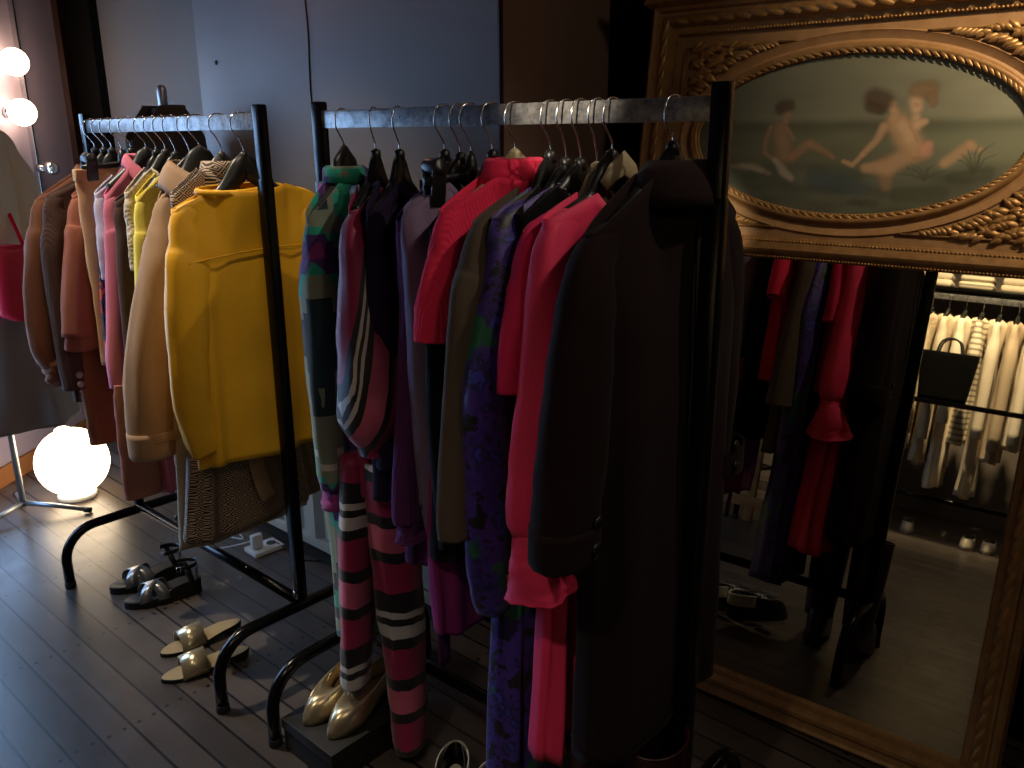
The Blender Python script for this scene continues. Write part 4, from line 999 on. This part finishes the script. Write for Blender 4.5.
b = MB(); moulding(b, SR, SL, 0, TT, [(0, -.05), (0, .02), (.004, .034), (.012, .04), (.020, .036), (.024, .028), (.030, .026), (.040, .034), (.050, .034), (.056, .024), (.060, .016), (.066, .014), (.072, .012), (.077, .004), (.077, -.012)])
b.build('outer_frame', M['gilt'], mir, 'auto')
b = MB()   # backing board
for sgn in (0,): b.box(((SL+SR)/2, TT/2, .045), (SL-SR-.02, TT-.02, .02))
b.build('backboard', plain('raw_wood_back', '#3a2a1c', .8), mir, False)
# leaf-and-ribbon carving running around the outer frame
def leaf(b, c, ang, L, W, H, n=(7, 5), curl=.3):
    R = Matrix.Rotation(ang, 3, 'Z'); rg = []
    for i in range(n[0]):
        u = i/(n[0]-1); w = W*math.sin(PI*min(.97, u*.86+.12))**.8; row = []
        for j in range(n[1]):
            q = -1+2*j/(n[1]-1)
            p = Vector((L*u, w*q, -(H*(math.sin(PI*u*.8+.25))*(1-.55*q*q)+.002)))
            p = R @ p; row.append((p.x+c[0], p.y+c[1], p.z-c[2]))
        rg.append(row)
    b.rings(rg, closed_u=False)
b = MB(); st = .042
for (x0, y0, x1, y1) in ((SR+.045, .06, SR+.045, TT-.05), (SL-.045, .06, SL-.045, TT-.05), (SR+.05, TT-.045, SL-.05, TT-.045)):
    L = math.hypot(x1-x0, y1-y0); a = math.atan2(y1-y0, x1-x0); n = int(L/st)
    for i in range(n):
        c = (x0+math.cos(a)*i*st, y0+math.sin(a)*i*st, .032)
        leaf(b, (c[0]-math.sin(a)*-.008, c[1]+math.cos(a)*-.008, .03), a+.30, .052, .007, .007)
b.build('leaf_carving', M['giltb'], mir)
def beads(b, pts, r):
    for p in pts: b.ball(P_(p[0], p[1], p[2]), (r, r, r), u=7, v=5)
def lin_pts(s0, t0, s1, t1, d, step):
    L = math.hypot(s1-s0, t1-t0); n = int(L/step); return [(s0+(s1-s0)*i/n, t0+(t1-t0)*i/n, d) for i in range(n+1)]
PB, PT = 1.222, 1.757       # painting panel bottom and top (t)
b = MB(); rr = .0037
beads(b, lin_pts(GL0, PT, GL1, PT, .012, .0085), rr); beads(b, lin_pts(GL1+.004, PB, GL1+.004, PT, .012, .0085), rr); beads(b, lin_pts(GL0-.004, PB, GL0-.004, PT, .012, .0085), rr)
b.build('bead_row', M['giltb'], mir)
b = MB(); beads(b, lin_pts(GL0, 1.243, GL1, 1.243, .012, .0085), .0033); b.build('bead_row', M['giltb'], mir); b = MB(); beads(b, lin_pts(GL0, 1.203, GL1, 1.203, .012, .0075), .003); b.build('bead_row', M['giltb'], mir)
b = MB(); beads(b, lin_pts(GL0, .062, GL1, .062, .006, .0075), .003); beads(b, lin_pts(GL0-.002, .06, GL0-.002, 1.2, .006, .0075), .003); beads(b, lin_pts(GL1+.002, .06, GL1+.002, 1.2, .006, .0075), .003); b.build('bead_row', M['giltb'], mir)
# divider rail between painting and glass
b = MB(); pr = [(1.198, -.01), (1.198, .008), (1.206, .010), (1.212, .018), (1.222, .022), (1.230, .016), (1.240, .012), (1.247, .010), (1.252, .004), (1.252, -.01)]
b.rings([[P_(GL0-.002, t, d), P_(GL1+.002, t, d)] for t, d in pr], closed_u=False); b.build('divider_rail', M['gilt'], mir, 'auto')
# cornice
b = MB(); pr = [(TT-.012, .0), (TT-.012, .04), (TT-.002, .055), (TT+.012, .05), (TT+.02, .062), (TT+.04, .085), (TT+.052, .09), (TT+.06, .085), (TT+.06, -.05)]
A = [P_(SL+max(0, d-.03)*.6, t, d) for t, d in pr]; B_ = [P_(SR-max(0, d-.03)*.6, t, d) for t, d in pr]
vs = [[b.v(x), b.v(y_)] for x, y_ in zip(A, B_)]
for p, q in zip(vs, vs[1:]): b.f((p[0], p[1], q[1], q[0]))
b.f([p[0] for p in vs]); b.f([p[1] for p in reversed(vs)])
b.build('cornice', M['gilt'], mir, 'auto')
# panel with oval opening
OC = (.7685, 1.499); OA, OB = .383, .186
b = MB(); N = 128; outer = []; rg = []
for j in range(N):
    th = 2*PI*j/N; c, s_ = math.cos(th), math.sin(th)
    hw, hh = (GL1-GL0)/2+.004, (PT-1.250)/2+.002
    k = min(hw/max(1e-6, abs(c)), hh/max(1e-6, abs(s_)))
    outer.append(P_(OC[0]+c*k, 1.5035+s_*k, .004))
for ins, d in ((0, .004), (.0, .004)): pass
def ell(e, d): return [P_(OC[0]+(OA+e)*math.cos(2*PI*j/N), OC[1]+(OB+e)*math.sin(2*PI*j/N), d) for j in range(N)]
b.rings([outer, ell(.052, .004), ell(.048, .009), ell(.044, .006), ell(.03, .001), ell(.022, .004)]); b.build('oval_panel', M['giltflat'], mir, 'auto')
b = MB(); b.rings([ell(.024, .003), ell(.02, .012), ell(.013, .016), ell(.006, .012), ell(.003, .008), ell(-.001, .006), ell(-.004, .0), ell(-.004, -.006)]); ov = b.build('oval_moulding', M['gilt'], mir)
b = MB(); n = 120
for i in range(n):
    th = 2*PI*i/n; x = OC[0]+(OA+.010)*math.cos(th); y_ = OC[1]+(OB+.010)*math.sin(th)
    ta = math.atan2(OB*math.cos(th), -OA*math.sin(th)); up = 1 if math.cos(th) > 0 else -1
    leaf(b, (x, y_, .010), ta+(.5), .024, .0035, .0045, (5, 3))
b.build('laurel', M['giltb'], ov)
b = MB(); n = 260
for i in range(n):
    th = 2*PI*i/n; b.ball(P_(OC[0]+(OA-.0005)*math.cos(th), OC[1]+(OB-.0005)*math.sin(th), .007), .0029, u=6, v=4)
b.build('bead_row', M['giltb'], ov)
# spandrels : a raised field with acanthus leaves in each corner
for qx in (-1, 1):
    for qy in (-1, 1):
        b = MB(); cx_, cy_ = OC[0], OC[1]; HS, HT = .445, .222
        n = 26; rim = []; fld = []
        # outline: corner -> along the top edge -> back along the oval curve
        ex = lambda s: OB+.062 if True else 0
        pts = []
        s_in = .145
        for i in range(n+1):
            s = s_in+(HS-s_in)*i/n
            e = 1-(s/(OA+.066))**2
            t = (OB+.066)*math.sqrt(max(e, 0)); t = min(t, HT)
            t = max(t, .10)
            pts.append((s, t))
        A = [P_(cx_+qx*s, cy_+qy*HT, .006) for s, t in pts]; B = [P_(cx_+qx*s, cy_+qy*t, .006) for s, t in pts]
        b.strip(A, B)
        edge = [(s, HT) for s, t in pts]+[(s, t) for s, t in reversed(pts)]
        b.tube([P_(cx_+qx*s, cy_+qy*t, .007) for s, t in edge], .0035, 6, closed=True)
        sp = b.build('spandrel', M['gilt'], mir)
        b = MB(); rnd = random.Random(5)
        for i in range(22):
            f = i/21; s = .205+(HS-.028-.205)*f; e = 1-(s/(OA+.066))**2
            t0 = max(.10, (OB+.066)*math.sqrt(max(e, 0))); mid = (t0+HT)/2; wdt = (HT-t0)
            for k_ in range(1+int(wdt/.022)):
                tt = t0+wdt*(k_+.5)/(1+int(wdt/.022))
                a = (PI*.86 if k_ % 2 else PI*1.12)+rnd.uniform(-.3, .3)
                a = a if qx > 0 else PI-a
                a = a if qy > 0 else -a
                leaf(b, (cx_+qx*(s+.008), cy_+qy*tt, .006), a, .024+.012*f, .0055+.003*f, .006+.005*f, (6, 5))
        b.build('acanthus', M['giltb'], sp)
# painting: soft cloudy sky, water, three figures and reeds, laid on as pigment
me_b = MB(); NU, NV = 320, 150
def blob(x, y, cx, cy, rx, ry, rot=0, soft=.45):
    dx, dy = x-cx, y-cy; c, s = math.cos(rot), math.sin(rot)
    u, v = (dx*c+dy*s)/rx, (-dx*s+dy*c)/ry; r = math.sqrt(u*u+v*v)
    return 1-smooth01((r-(1-soft))/soft) if soft > 0 else float(r < 1)
# picture coordinates: x right (0..1), y down (0..1)
FLESH, FL2, FLD, PINK = (.31, .205, .115), (.37, .255, .15), (.20, .125, .07), (.36, .19, .125)
HAIRD, HAIRL, ROCK, ROCKD, LIN, DK, BLUE, DKG, REED = (.045, .028, .016), (.14, .085, .04), (.20, .165, .115), (.09, .09, .06), (.26, .23, .19), (.05, .065, .05), (.045, .065, .075), (.045, .05, .03), (.05, .055, .03)
STROKES = [
 (ROCK, [(0.1339, 0.7028), (0.2070, 0.7005), (0.2661, 0.7476)], [0.0108, 0.0162, 0.0090], 0.80),
 (LIN, [(0.1649, 0.6919), (0.2396, 0.7290)], [0.0072, 0.0090], 0.70),
 (ROCKD, [(0.1518, 0.6523), (0.2019, 0.6217)], [0.0180, 0.0225], 0.60),
 (DK, [(0.4274, 0.7598), (0.5203, 0.7741)], [0.0450, 0.0405], 0.70),
 (BLUE, [(0.4287, 0.7787), (0.5687, 0.8268)], [0.0360, 0.0270], 0.60),
 (HAIRD, [(0.2805, 0.3196), (0.3032, 0.3094)], [0.0270, 0.0234], 0.95),
 (FLD, [(0.2867, 0.4571), (0.2994, 0.5434), (0.3130, 0.6298)], [0.0306, 0.0342, 0.0360], 0.85),
 (FLD, [(0.3035, 0.3719), (0.3022, 0.4098)], [0.0180, 0.0144], 0.90),
 (FLD, [(0.2533, 0.4467), (0.2396, 0.5433), (0.2440, 0.6114), (0.2754, 0.6595)], [0.0117, 0.0108, 0.0099, 0.0090], 0.85),
 (FLD, [(0.3331, 0.6391), (0.3849, 0.5531)], [0.0216, 0.0180], 0.90),
 (FLD, [(0.3899, 0.5569), (0.4350, 0.5998), (0.4653, 0.6367)], [0.0180, 0.0144, 0.0090], 0.80),
 (FLD, [(0.3063, 0.4575), (0.3351, 0.5245)], [0.0108, 0.0081], 0.80),
 (LIN, [(0.2803, 0.6594), (0.3152, 0.7359), (0.3422, 0.7733)], [0.0117, 0.0180, 0.0126], 0.85),
 (FLESH, [(0.7902, 0.6601), (0.8179, 0.6131), (0.8452, 0.5670)], [0.0198, 0.0216, 0.0198], 0.85),
 (FLESH, [(0.8448, 0.5619), (0.8773, 0.5904)], [0.0162, 0.0108], 0.70),
 (FLD, [(0.6275, 0.6786), (0.6366, 0.8044)], [0.0360, 0.0216], 0.70),
 (FLESH, [(0.6894, 0.6061), (0.6366, 0.6873), (0.5683, 0.6985)], [0.0378, 0.0324, 0.0180], 0.85),
 (FL2, [(0.6922, 0.3997), (0.6873, 0.4658)], [0.0180, 0.0234], 0.85),
 (FLESH, [(0.6422, 0.4383), (0.6723, 0.5093), (0.7113, 0.5918)], [0.0414, 0.0450, 0.0378], 0.95),
 (FL2, [(0.6516, 0.4298), (0.6829, 0.5182)], [0.0234, 0.0234], 0.70),
 (PINK, [(0.7308, 0.5917), (0.7391, 0.5621)], [0.0270, 0.0162], 0.85),
 (FLD, [(0.7040, 0.6376), (0.7328, 0.6405)], [0.0072, 0.0072], 0.60),
 (FLD, [(0.6778, 0.4481), (0.7078, 0.5446)], [0.0036, 0.0036], 0.40),
 (FLESH, [(0.6042, 0.4497), (0.5871, 0.5353), (0.5537, 0.6168)], [0.0171, 0.0144, 0.0117], 0.95),
 (FLESH, [(0.5537, 0.6168), (0.5299, 0.6814), (0.4988, 0.6601)], [0.0108, 0.0099, 0.0081], 0.90),
 (FLESH, [(0.6283, 0.3973), (0.6297, 0.3587)], [0.0216, 0.0162], 0.90),
 (FL2, [(0.6164, 0.3140), (0.6202, 0.3441)], [0.0162, 0.0126], 0.90),
 (HAIRD, [(0.5642, 0.2755), (0.5913, 0.2949)], [0.0360, 0.0378], 0.97),
 (HAIRD, [(0.5594, 0.3286), (0.5866, 0.3478)], [0.0216, 0.0180], 0.90),
 (FL2, [(0.6833, 0.3006), (0.6895, 0.3407)], [0.0252, 0.0216], 0.95),
 (PINK, [(0.6809, 0.3229), (0.6920, 0.3304)], [0.0063, 0.0063], 0.60),
 (FL2, [(0.7167, 0.4231), (0.7001, 0.4399)], [0.0135, 0.0180], 0.90),
 (HAIRL, [(0.6823, 0.2315), (0.7147, 0.2341)], [0.0270, 0.0324], 0.90),
 (HAIRL, [(0.7259, 0.2775), (0.7347, 0.3208)], [0.0198, 0.0126], 0.85),
 (FLD, [(0.6858, 0.3128), (0.6871, 0.3198)], [0.0036, 0.0036], 0.50),
 (DKG, [(0.6743, 0.8561), (0.7805, 0.8485)], [0.0252, 0.0360], 0.85),
 (DKG, [(0.8127, 0.7508), (0.9024, 0.7212)], [0.0180, 0.0216], 0.80),
 (DKG, [(0.5391, 0.9123), (0.6101, 0.9156)], [0.0108, 0.0126], 0.70),
 (REED, [(0.8654, 0.7313), (0.8455, 0.6425), (0.8272, 0.6130)], [0.0029, 0.0023, 0.0013], 0.85),
 (REED, [(0.8654, 0.7313), (0.8522, 0.6258), (0.8432, 0.5907)], [0.0029, 0.0023, 0.0013], 0.85),
 (REED, [(0.8654, 0.7313), (0.8635, 0.6079), (0.8695, 0.5669)], [0.0029, 0.0023, 0.0013], 0.85),
 (REED, [(0.8654, 0.7313), (0.8805, 0.5950), (0.9078, 0.5502)], [0.0029, 0.0023, 0.0013], 0.85),
 (REED, [(0.8654, 0.7313), (0.8875, 0.6416), (0.9199, 0.6117)], [0.0029, 0.0023, 0.0013], 0.85),
 (REED, [(0.8654, 0.7313), (0.8424, 0.6643), (0.8186, 0.6422)], [0.0029, 0.0023, 0.0013], 0.85),
 (REED, [(0.8654, 0.7313), (0.8751, 0.6128), (0.8948, 0.5736)], [0.0029, 0.0023, 0.0013], 0.85),
 (REED, [(0.7419, 0.7630), (0.7060, 0.7356), (0.6632, 0.7275)], [0.0029, 0.0023, 0.0013], 0.85),
 (REED, [(0.7419, 0.7630), (0.7151, 0.7087), (0.6857, 0.6911)], [0.0029, 0.0023, 0.0013], 0.85),
 (REED, [(0.7419, 0.7630), (0.7297, 0.7081), (0.7185, 0.6900)], [0.0029, 0.0023, 0.0013], 0.85),
 (REED, [(0.7419, 0.7630), (0.7486, 0.6969), (0.7611, 0.6747)], [0.0029, 0.0023, 0.0013], 0.85),
 (REED, [(0.7419, 0.7630), (0.7643, 0.7226), (0.7938, 0.7084)], [0.0029, 0.0023, 0.0013], 0.85),
 (REED, [(0.7419, 0.7630), (0.7418, 0.7037), (0.7457, 0.6839)], [0.0029, 0.0023, 0.0013], 0.85),
 (REED, [(0.5677, 0.9377), (0.5533, 0.9041), (0.5377, 0.8937)], [0.0029, 0.0023, 0.0013], 0.85),
 (REED, [(0.5677, 0.9377), (0.5771, 0.9022), (0.5907, 0.8896)], [0.0029, 0.0023, 0.0013], 0.85),
 (REED, [(0.5677, 0.9377), (0.5606, 0.8938), (0.5546, 0.8795)], [0.0029, 0.0023, 0.0013], 0.85)]
ASP = OA/OB
def capsule(x, y, P, R):
    best = 9
    for a, b, ra, rb in zip(P, P[1:], R, R[1:]):
        ax, ay, bx_, by_ = a[0], a[1]/ASP, b[0], b[1]/ASP
        dx, dy = bx_-ax, by_-ay; L = dx*dx+dy*dy
        f = max(0, min(1, ((x-ax)*dx+(y/ASP-ay)*dy)/L)) if L > 0 else 0
        d = math.hypot(x-ax-dx*f, y/ASP-ay-dy*f)/(ra+(rb-ra)*f); best = min(best, d)
    return best
BB = [(min(p[0] for p in P)-max(R)*1.4, max(p[0] for p in P)+max(R)*1.4, min(p[1] for p in P)-max(R)*3, max(p[1] for p in P)+max(R)*3) for c, P, R, al in STROKES]
def paint(x, y):
    n1 = noise.noise((x*3.2, y*3.2, 1.3)); n2 = noise.noise((x*9, y*14, 4.1))
    t = smooth01((y-.37)/.07)
    sky = Vector((.150, .155, .105))*(1+.22*n1+.1*n2)*(.8+.45*smooth01((x-.35)/.6))
    sea = Vector((.108, .118, .074))*(1+.2*n1+.12*n2)*(.85+.5*smooth01((x-.5)/.5))
    sea = sea*(1-.3*math.exp(-((y-.44)/.05)**2))
    col = sky*(1-t)+sea*t
    g = smooth01((y-.62)/.14); col = col*(1-g)+Vector((.075, .085, .058))*(1+.45*n2)*g
    for (c, P, R, al), bb in zip(STROKES, BB):
        if not (bb[0] < x < bb[1] and bb[2] < y < bb[3]): continue
        d = capsule(x+.004*n2, y+.006*n1, P, R); k_ = (1-smooth01((d-.4)/.85))*al*.86
        if k_ > 0:
            sh = 1.12-.3*smooth01(d-.1) if R[0] > .008 else 1
            col = col*(1-k_)+Vector(c)*sh*(1+.12*n2)*k_
    return col
rgp = []; cols = []
for i in range(NV+1):
    r_ = i/NV; row = []
    for j in range(NU):
        th = 2*PI*j/NU; s = OC[0]+(OA-.002)*r_*math.cos(th); t = OC[1]+(OB-.002)*r_*math.sin(th)
        row.append(P_(s, t, .001)); cols.append(paint(.5-(s-OC[0])/(2*OA), .5-(t-OC[1])/(2*OB)))
    rgp.append(row)
me_b.rings(rgp)
po = me_b.build('oval_painting', M['gilt'], mir, recalc=False)
at = po.data.color_attributes.new('pigment', 'FLOAT_COLOR', 'POINT')
for i, c in enumerate(cols): at.data[i].color = (c[0], c[1], c[2], 1)
t = NT('oil_paint'); a_ = t.new('ShaderNodeAttribute'); a_.attribute_name = 'pigment'; o = t.obj()
t.bump(t.noise(o, 260, 3), .12, .001)
po.data.materials.clear(); po.data.materials.append(t.done(a_.outputs['Color'], .42))
# the glass
b = MB(); b.box(((GL0+GL1)/2, (.0585+1.198)/2, .003), (GL1-GL0+.008, 1.198-.0585+.006, .004)); 
t = NT('silvered_glass'); o = t.obj(); f = t.noise(o, 3, 3)
b.build('mirror_glass', t.done(t.mix(f, lin('#c9c4b4'), lin('#d2cdbd')), .012, 1), mir, False)

# ------------------------------------------------------------------ the other side of the room (seen in the mirror)
M['wood'] = plain('pale_pine', '#8a6540', .5, 0, .2, 14)
tb = thing('trestle_table', 'pine trestle table reflected behind the dark clothes', 'table', (-.33, 1.37, 0))
for sx, sy in ((.30, .28), (.33, -.28), (-.34, .28), (-.34, -.28)):
    b = MB(); b.box((sx, sy, .36), (.045, .05, .72), bev=.003); b.build('leg', M['wood'], tb, 'auto')
for sx in (.315, -.34):
    b = MB(); b.box((sx, 0, .22), (.028, .54, .05), bev=.003); b.build('stretcher', M['wood'], tb, 'auto')
b = MB(); b.box((0, 0, .735), (.80, .68, .03), bev=.004); b.build('tabletop', M['wood'], tb, 'auto')
wr = copy_tree(rackR); wr.location = (-1.92, .30, 0); wr.rotation_euler = (0, 0, 0)
tag(wr, 'black clothes rack full of cream clothes, reflected at the mirror right edge', 'clothes rack')
random.seed(3)
whites = [('cream jersey top', 'white', .62, .66), ('cream fringed cardigan', 'fringe', .52, .62), ('long pale silk blouse', 'white2', .45, .60), ('ivory pleated dress', 'offwhite', .30, .72), ('buff striped sweater', 'buff', .60, .62), ('cream knit dress', 'white', .28, .66), ('ecru linen shirt', 'ecru', .52, .60), ('ivory lace blouse', 'offwhite', .62, .66)]
M['fringe'] = crochet()
def wstripe():
    t = NT('cream_striped_knit'); o = t.obj(); x, y, z = t.xyz(o)
    f = t.math('GREATER_THAN', t.math('FRACT', t.math('MULTIPLY', z, 28)), .6)
    return t.done(t.mix(f, lin('#d9cdb4'), lin('#8f8674')), .9)
M['buff'] = wstripe()
plc = ['at its far left', 'second along', 'third along', 'in the middle', 'right of the middle', 'third from the right end', 'second from the right end', 'at its right end']
for i, (nm, mk, zh, ze) in enumerate(whites):
    y = 1.17-.098*i; x = -1.92
    t_ = thing('clothes_hanger', 'hanger holding the %s on the reflected cream rack' % nm, 'hanger', (x, y, 0), PI, 'hangers on the reflected rack')
    h = MB(); h.tube(hook_path(1.455), .0018, 8); h.build('hook', M['chrome'], t_)
    b = MB(); b.tube([(-.17, 0, 1.36), (-.08, 0, 1.41), (0, 0, 1.44), (.08, 0, 1.41), (.17, 0, 1.36)], .011, 10, ref=(0, 0, 1)); b.build('hanger_arms', M['plastic'], t_)
    g = Garment(nm.split(' ')[-1] if nm.split(' ')[-1] != 'top' else 'jersey_top', nm+' on the reflected cream rack, '+plc[i], nm.split(' ')[-1], y, 'L', 0, zh, xb=x, group='cream clothes in the mirror')
    g.body(M[mk], .18, 1.37, .06, 1.41, [(1.37, .18, .03), (1.1, .175, .04), (zh, .19, .045)], zh, amp=.012, N=72, rows=26)
    for sd in (-1, 1): g.sleeve(M[mk], std_sleeve(.185, 1.37, [(.21, 1.18), (.225, 1.0), (.23, ze)], .7, .05, .045), sd, .07, n=20, seg=14)
sh = thing('wall_shelf', 'dark wall shelf above the reflected cream rack', 'shelf', (-2.58, .75, 1.63))
b = MB(); b.box((0, 0, 0), (.32, 1.3, .025), bev=.003); b.build('board', M['black_metal'], sh, 'auto')
for sy in (-.5, .5):
    b = MB(); b.tube([(-.155, sy, -.16), (-.15, sy, -.02), (.10, sy, -.016)], .007, 8); b.build('bracket', M['black_metal'], sh)
for i, (nm, mk) in enumerate((('ivory', 'offwhite'), ('striped cream', 'buff'), ('oatmeal', 'white2'), ('pale cream', 'white'))):
    f = thing('folded_sweater', nm+' folded sweater on the reflected wall shelf', 'sweater', (-2.56, 1.16-.26*i, 1.643), 0, 'folded sweaters on the wall shelf')
    for q in range(2):
        b = MB(); b.box((0, 0, .028+.05*q), (.25-.02*q, .22-.012*q, .052), bev=.022); b.build('fold', M[mk], f)
# low black console in front of it, carrying the woven bag
cs = thing('console_table', 'narrow black console below the woven bag in the mirror', 'table', (-1.50, .72, 0))
b = MB(); b.box((0, 0, .845), (.22, .86, .03), bev=.003); b.build('tabletop', M['black_metal'], cs, 'auto')
for sx, sy in ((.09, .41), (.09, -.41), (-.09, .41), (-.09, -.41)):
    b = MB(); b.box((sx, sy, .415), (.022, .022, .83)); b.build('leg', M['black_metal'], cs, False)
def woven():
    t = NT('black_woven_straw'); o = t.obj(); x, y, z = t.xyz(o)
    f = t.math('MULTIPLY', t.math('SINE', t.math('MULTIPLY', y, 420)), t.math('SINE', t.math('MULTIPLY', z, 420)))
    t.bump(f, .8, .004); return t.done(t.mix(f, lin('#020202'), lin('#050504')), .9, 0, Specular_IOR_Level=.1)
bg = thing('woven_tote', 'black woven tote bag standing on the reflected console', 'bag', (-1.50, .87, .8605))
b = MB(); rg = []
for i in range(14):
    v = i/13; a = .13+.03*v; c = .055+.01*v
    rg.append([(c*math.copysign(abs(math.sin(2*PI*j/36))**.6, math.sin(2*PI*j/36)), a*math.copysign(abs(math.cos(2*PI*j/36))**.5, math.cos(2*PI*j/36)), .29*v) for j in range(36)])
b.rings(rg, cap0=True); b.build('bag_body', woven(), bg, solid=.004)
for sx in (-.05, .05):
    b = MB(); b.tube(catmull([(sx, -.07, .27), (sx, -.05, .35), (sx, 0, .375), (sx, .05, .35), (sx, .07, .27)], 24), .006, 8); b.build('handle', M['rubber'], bg)
def small_shoe(label, toe, heel):
    t = place('court_shoe', label, 'shoe', toe, heel, 'pale shoes under the reflected rack'); L = .26; o2 = outline(L, .042, .034, .033, point=1.0, n=40)
    b = sole(o2, L, .02, .008); block_heel(b, L, .028, .02); b.build('sole', M['tanlining'], t, 'auto')
    upper(o2, L, .02, .008, .66, .3, .027, lambda s: .042, .03, rows=6).build('upper', plain('pale_suede', '#a59c8c', .6), t, solid=.002)
small_shoe('pale court shoe under the reflected rack, left of its pair', (-1.50, .60), (-1.76, .58))
small_shoe('pale court shoe under the reflected rack, right of its pair', (-1.53, .49), (-1.79, .47))
small_shoe('single pale court shoe beside the reflected rack foot', (-1.60, .93), (-1.86, .96))
small_shoe('pale court shoe cut off by the mirror frame', (-1.54, .34), (-1.80, .33))

# ------------------------------------------------------------------ light
def lamp(kind, name, loc, energy, col, size=.1, aim=None, spot=60, blend=.5):
    d = bpy.data.lights.new(name, kind); d.energy = energy; d.color = col
    if kind == 'SPOT': d.spot_size = math.radians(spot); d.spot_blend = blend; d.shadow_soft_size = size
    elif kind == 'POINT': d.shadow_soft_size = size
    elif kind == 'AREA': d.size = size
    o = bpy.data.objects.new(name, d); C.objects.link(o); o.location = loc
    if aim: o.rotation_euler = (Vector(aim)-Vector(loc)).to_track_quat('-Z', 'Y').to_euler()
    return o
WARM = (1, .75, .50)
lamp('SPOT', 'ceiling_spot_mirror', (1.25, -.55, 2.75), 280, WARM, .03, (2.03, .06, 2.06), 48, 1)
lamp('SPOT', 'ceiling_spot_left_rack', (.45, 2.75, 2.9), 210, (1, .87, .70), .03, (1.15, 2.3, 1.35), 44, .8)
lamp('SPOT', 'ceiling_spot_blouse', (.75, 1.2, 2.9), 42, (1, .82, .60), .02, (1.25, 1.95, 1.12), 22, .6)
lamp('SPOT', 'fill_spot_bar', (-.5, .55, 2.3), 480, (1, .84, .62), .02, (1.225, .97, 1.56), 8.5, .9)  # unseen narrow spot, added for the warm highlight on the bar
lamp('SPOT', 'ceiling_spot_near_rack', (1.62, -.3, 2.85), 45, (1, .84, .68), .03, (1.36, .95, 1.35), 44, 1)
lamp('SPOT', 'ceiling_spot_cream_rack', (-1.0, .65, 2.85), 520, (1, .80, .52), .05, (-1.95, .72, 1.2), 66, .7)
lamp('SPOT', 'fill_spot_floor', (-.7, .5, 2.9), 95, (1, .84, .66), .05, (-.6, .5, 0), 100, 1)  # added fill, unseen; brightens the floor reflected in the mirror
lamp('POINT', 'fill_light_near', (.3, -1.3, 2.75), 19, (1, .78, .58), .15)  # unseen ambient fill, added to lift the dark floor by the mirror
lamp('POINT', 'wall_lamp', (1.52, 2.37, 2.2), 3.0, (1, .50, .40), .05)
W = bpy.data.worlds.new('World'); bpy.context.scene.world = W; W.use_nodes = True
W.node_tree.nodes['Background'].inputs[0].default_value = (.55, .62, .75, 1); W.node_tree.nodes['Background'].inputs[1].default_value = .05

# ------------------------------------------------------------------ camera
cam = bpy.data.cameras.new('Camera'); co = bpy.data.objects.new('Camera', cam); C.objects.link(co)
F, PIT, ROL, YAW = 838.65, .2837, -.0045, .845
fw = Vector((math.sin(YAW)*math.cos(PIT), math.cos(YAW)*math.cos(PIT), -math.sin(PIT)))
rt = Vector((math.cos(YAW), -math.sin(YAW), 0)); up = rt.cross(fw)
r2 = rt*math.cos(ROL)+up*math.sin(ROL); u2 = -rt*math.sin(ROL)+up*math.cos(ROL)
co.matrix_world = Matrix(((r2.x, u2.x, -fw.x, 0), (r2.y, u2.y, -fw.y, 0), (r2.z, u2.z, -fw.z, 1.48), (0, 0, 0, 1)))
cam.sensor_width = 36; cam.sensor_fit = 'HORIZONTAL'; cam.lens = F*36/1024; cam.clip_start = .05
sc = bpy.context.scene; sc.camera = co
sc.view_settings.view_transform = 'Standard'; sc.view_settings.look = 'None'; sc.view_settings.exposure = 0; sc.view_settings.gamma = 1
sc.view_settings.use_curve_mapping = False
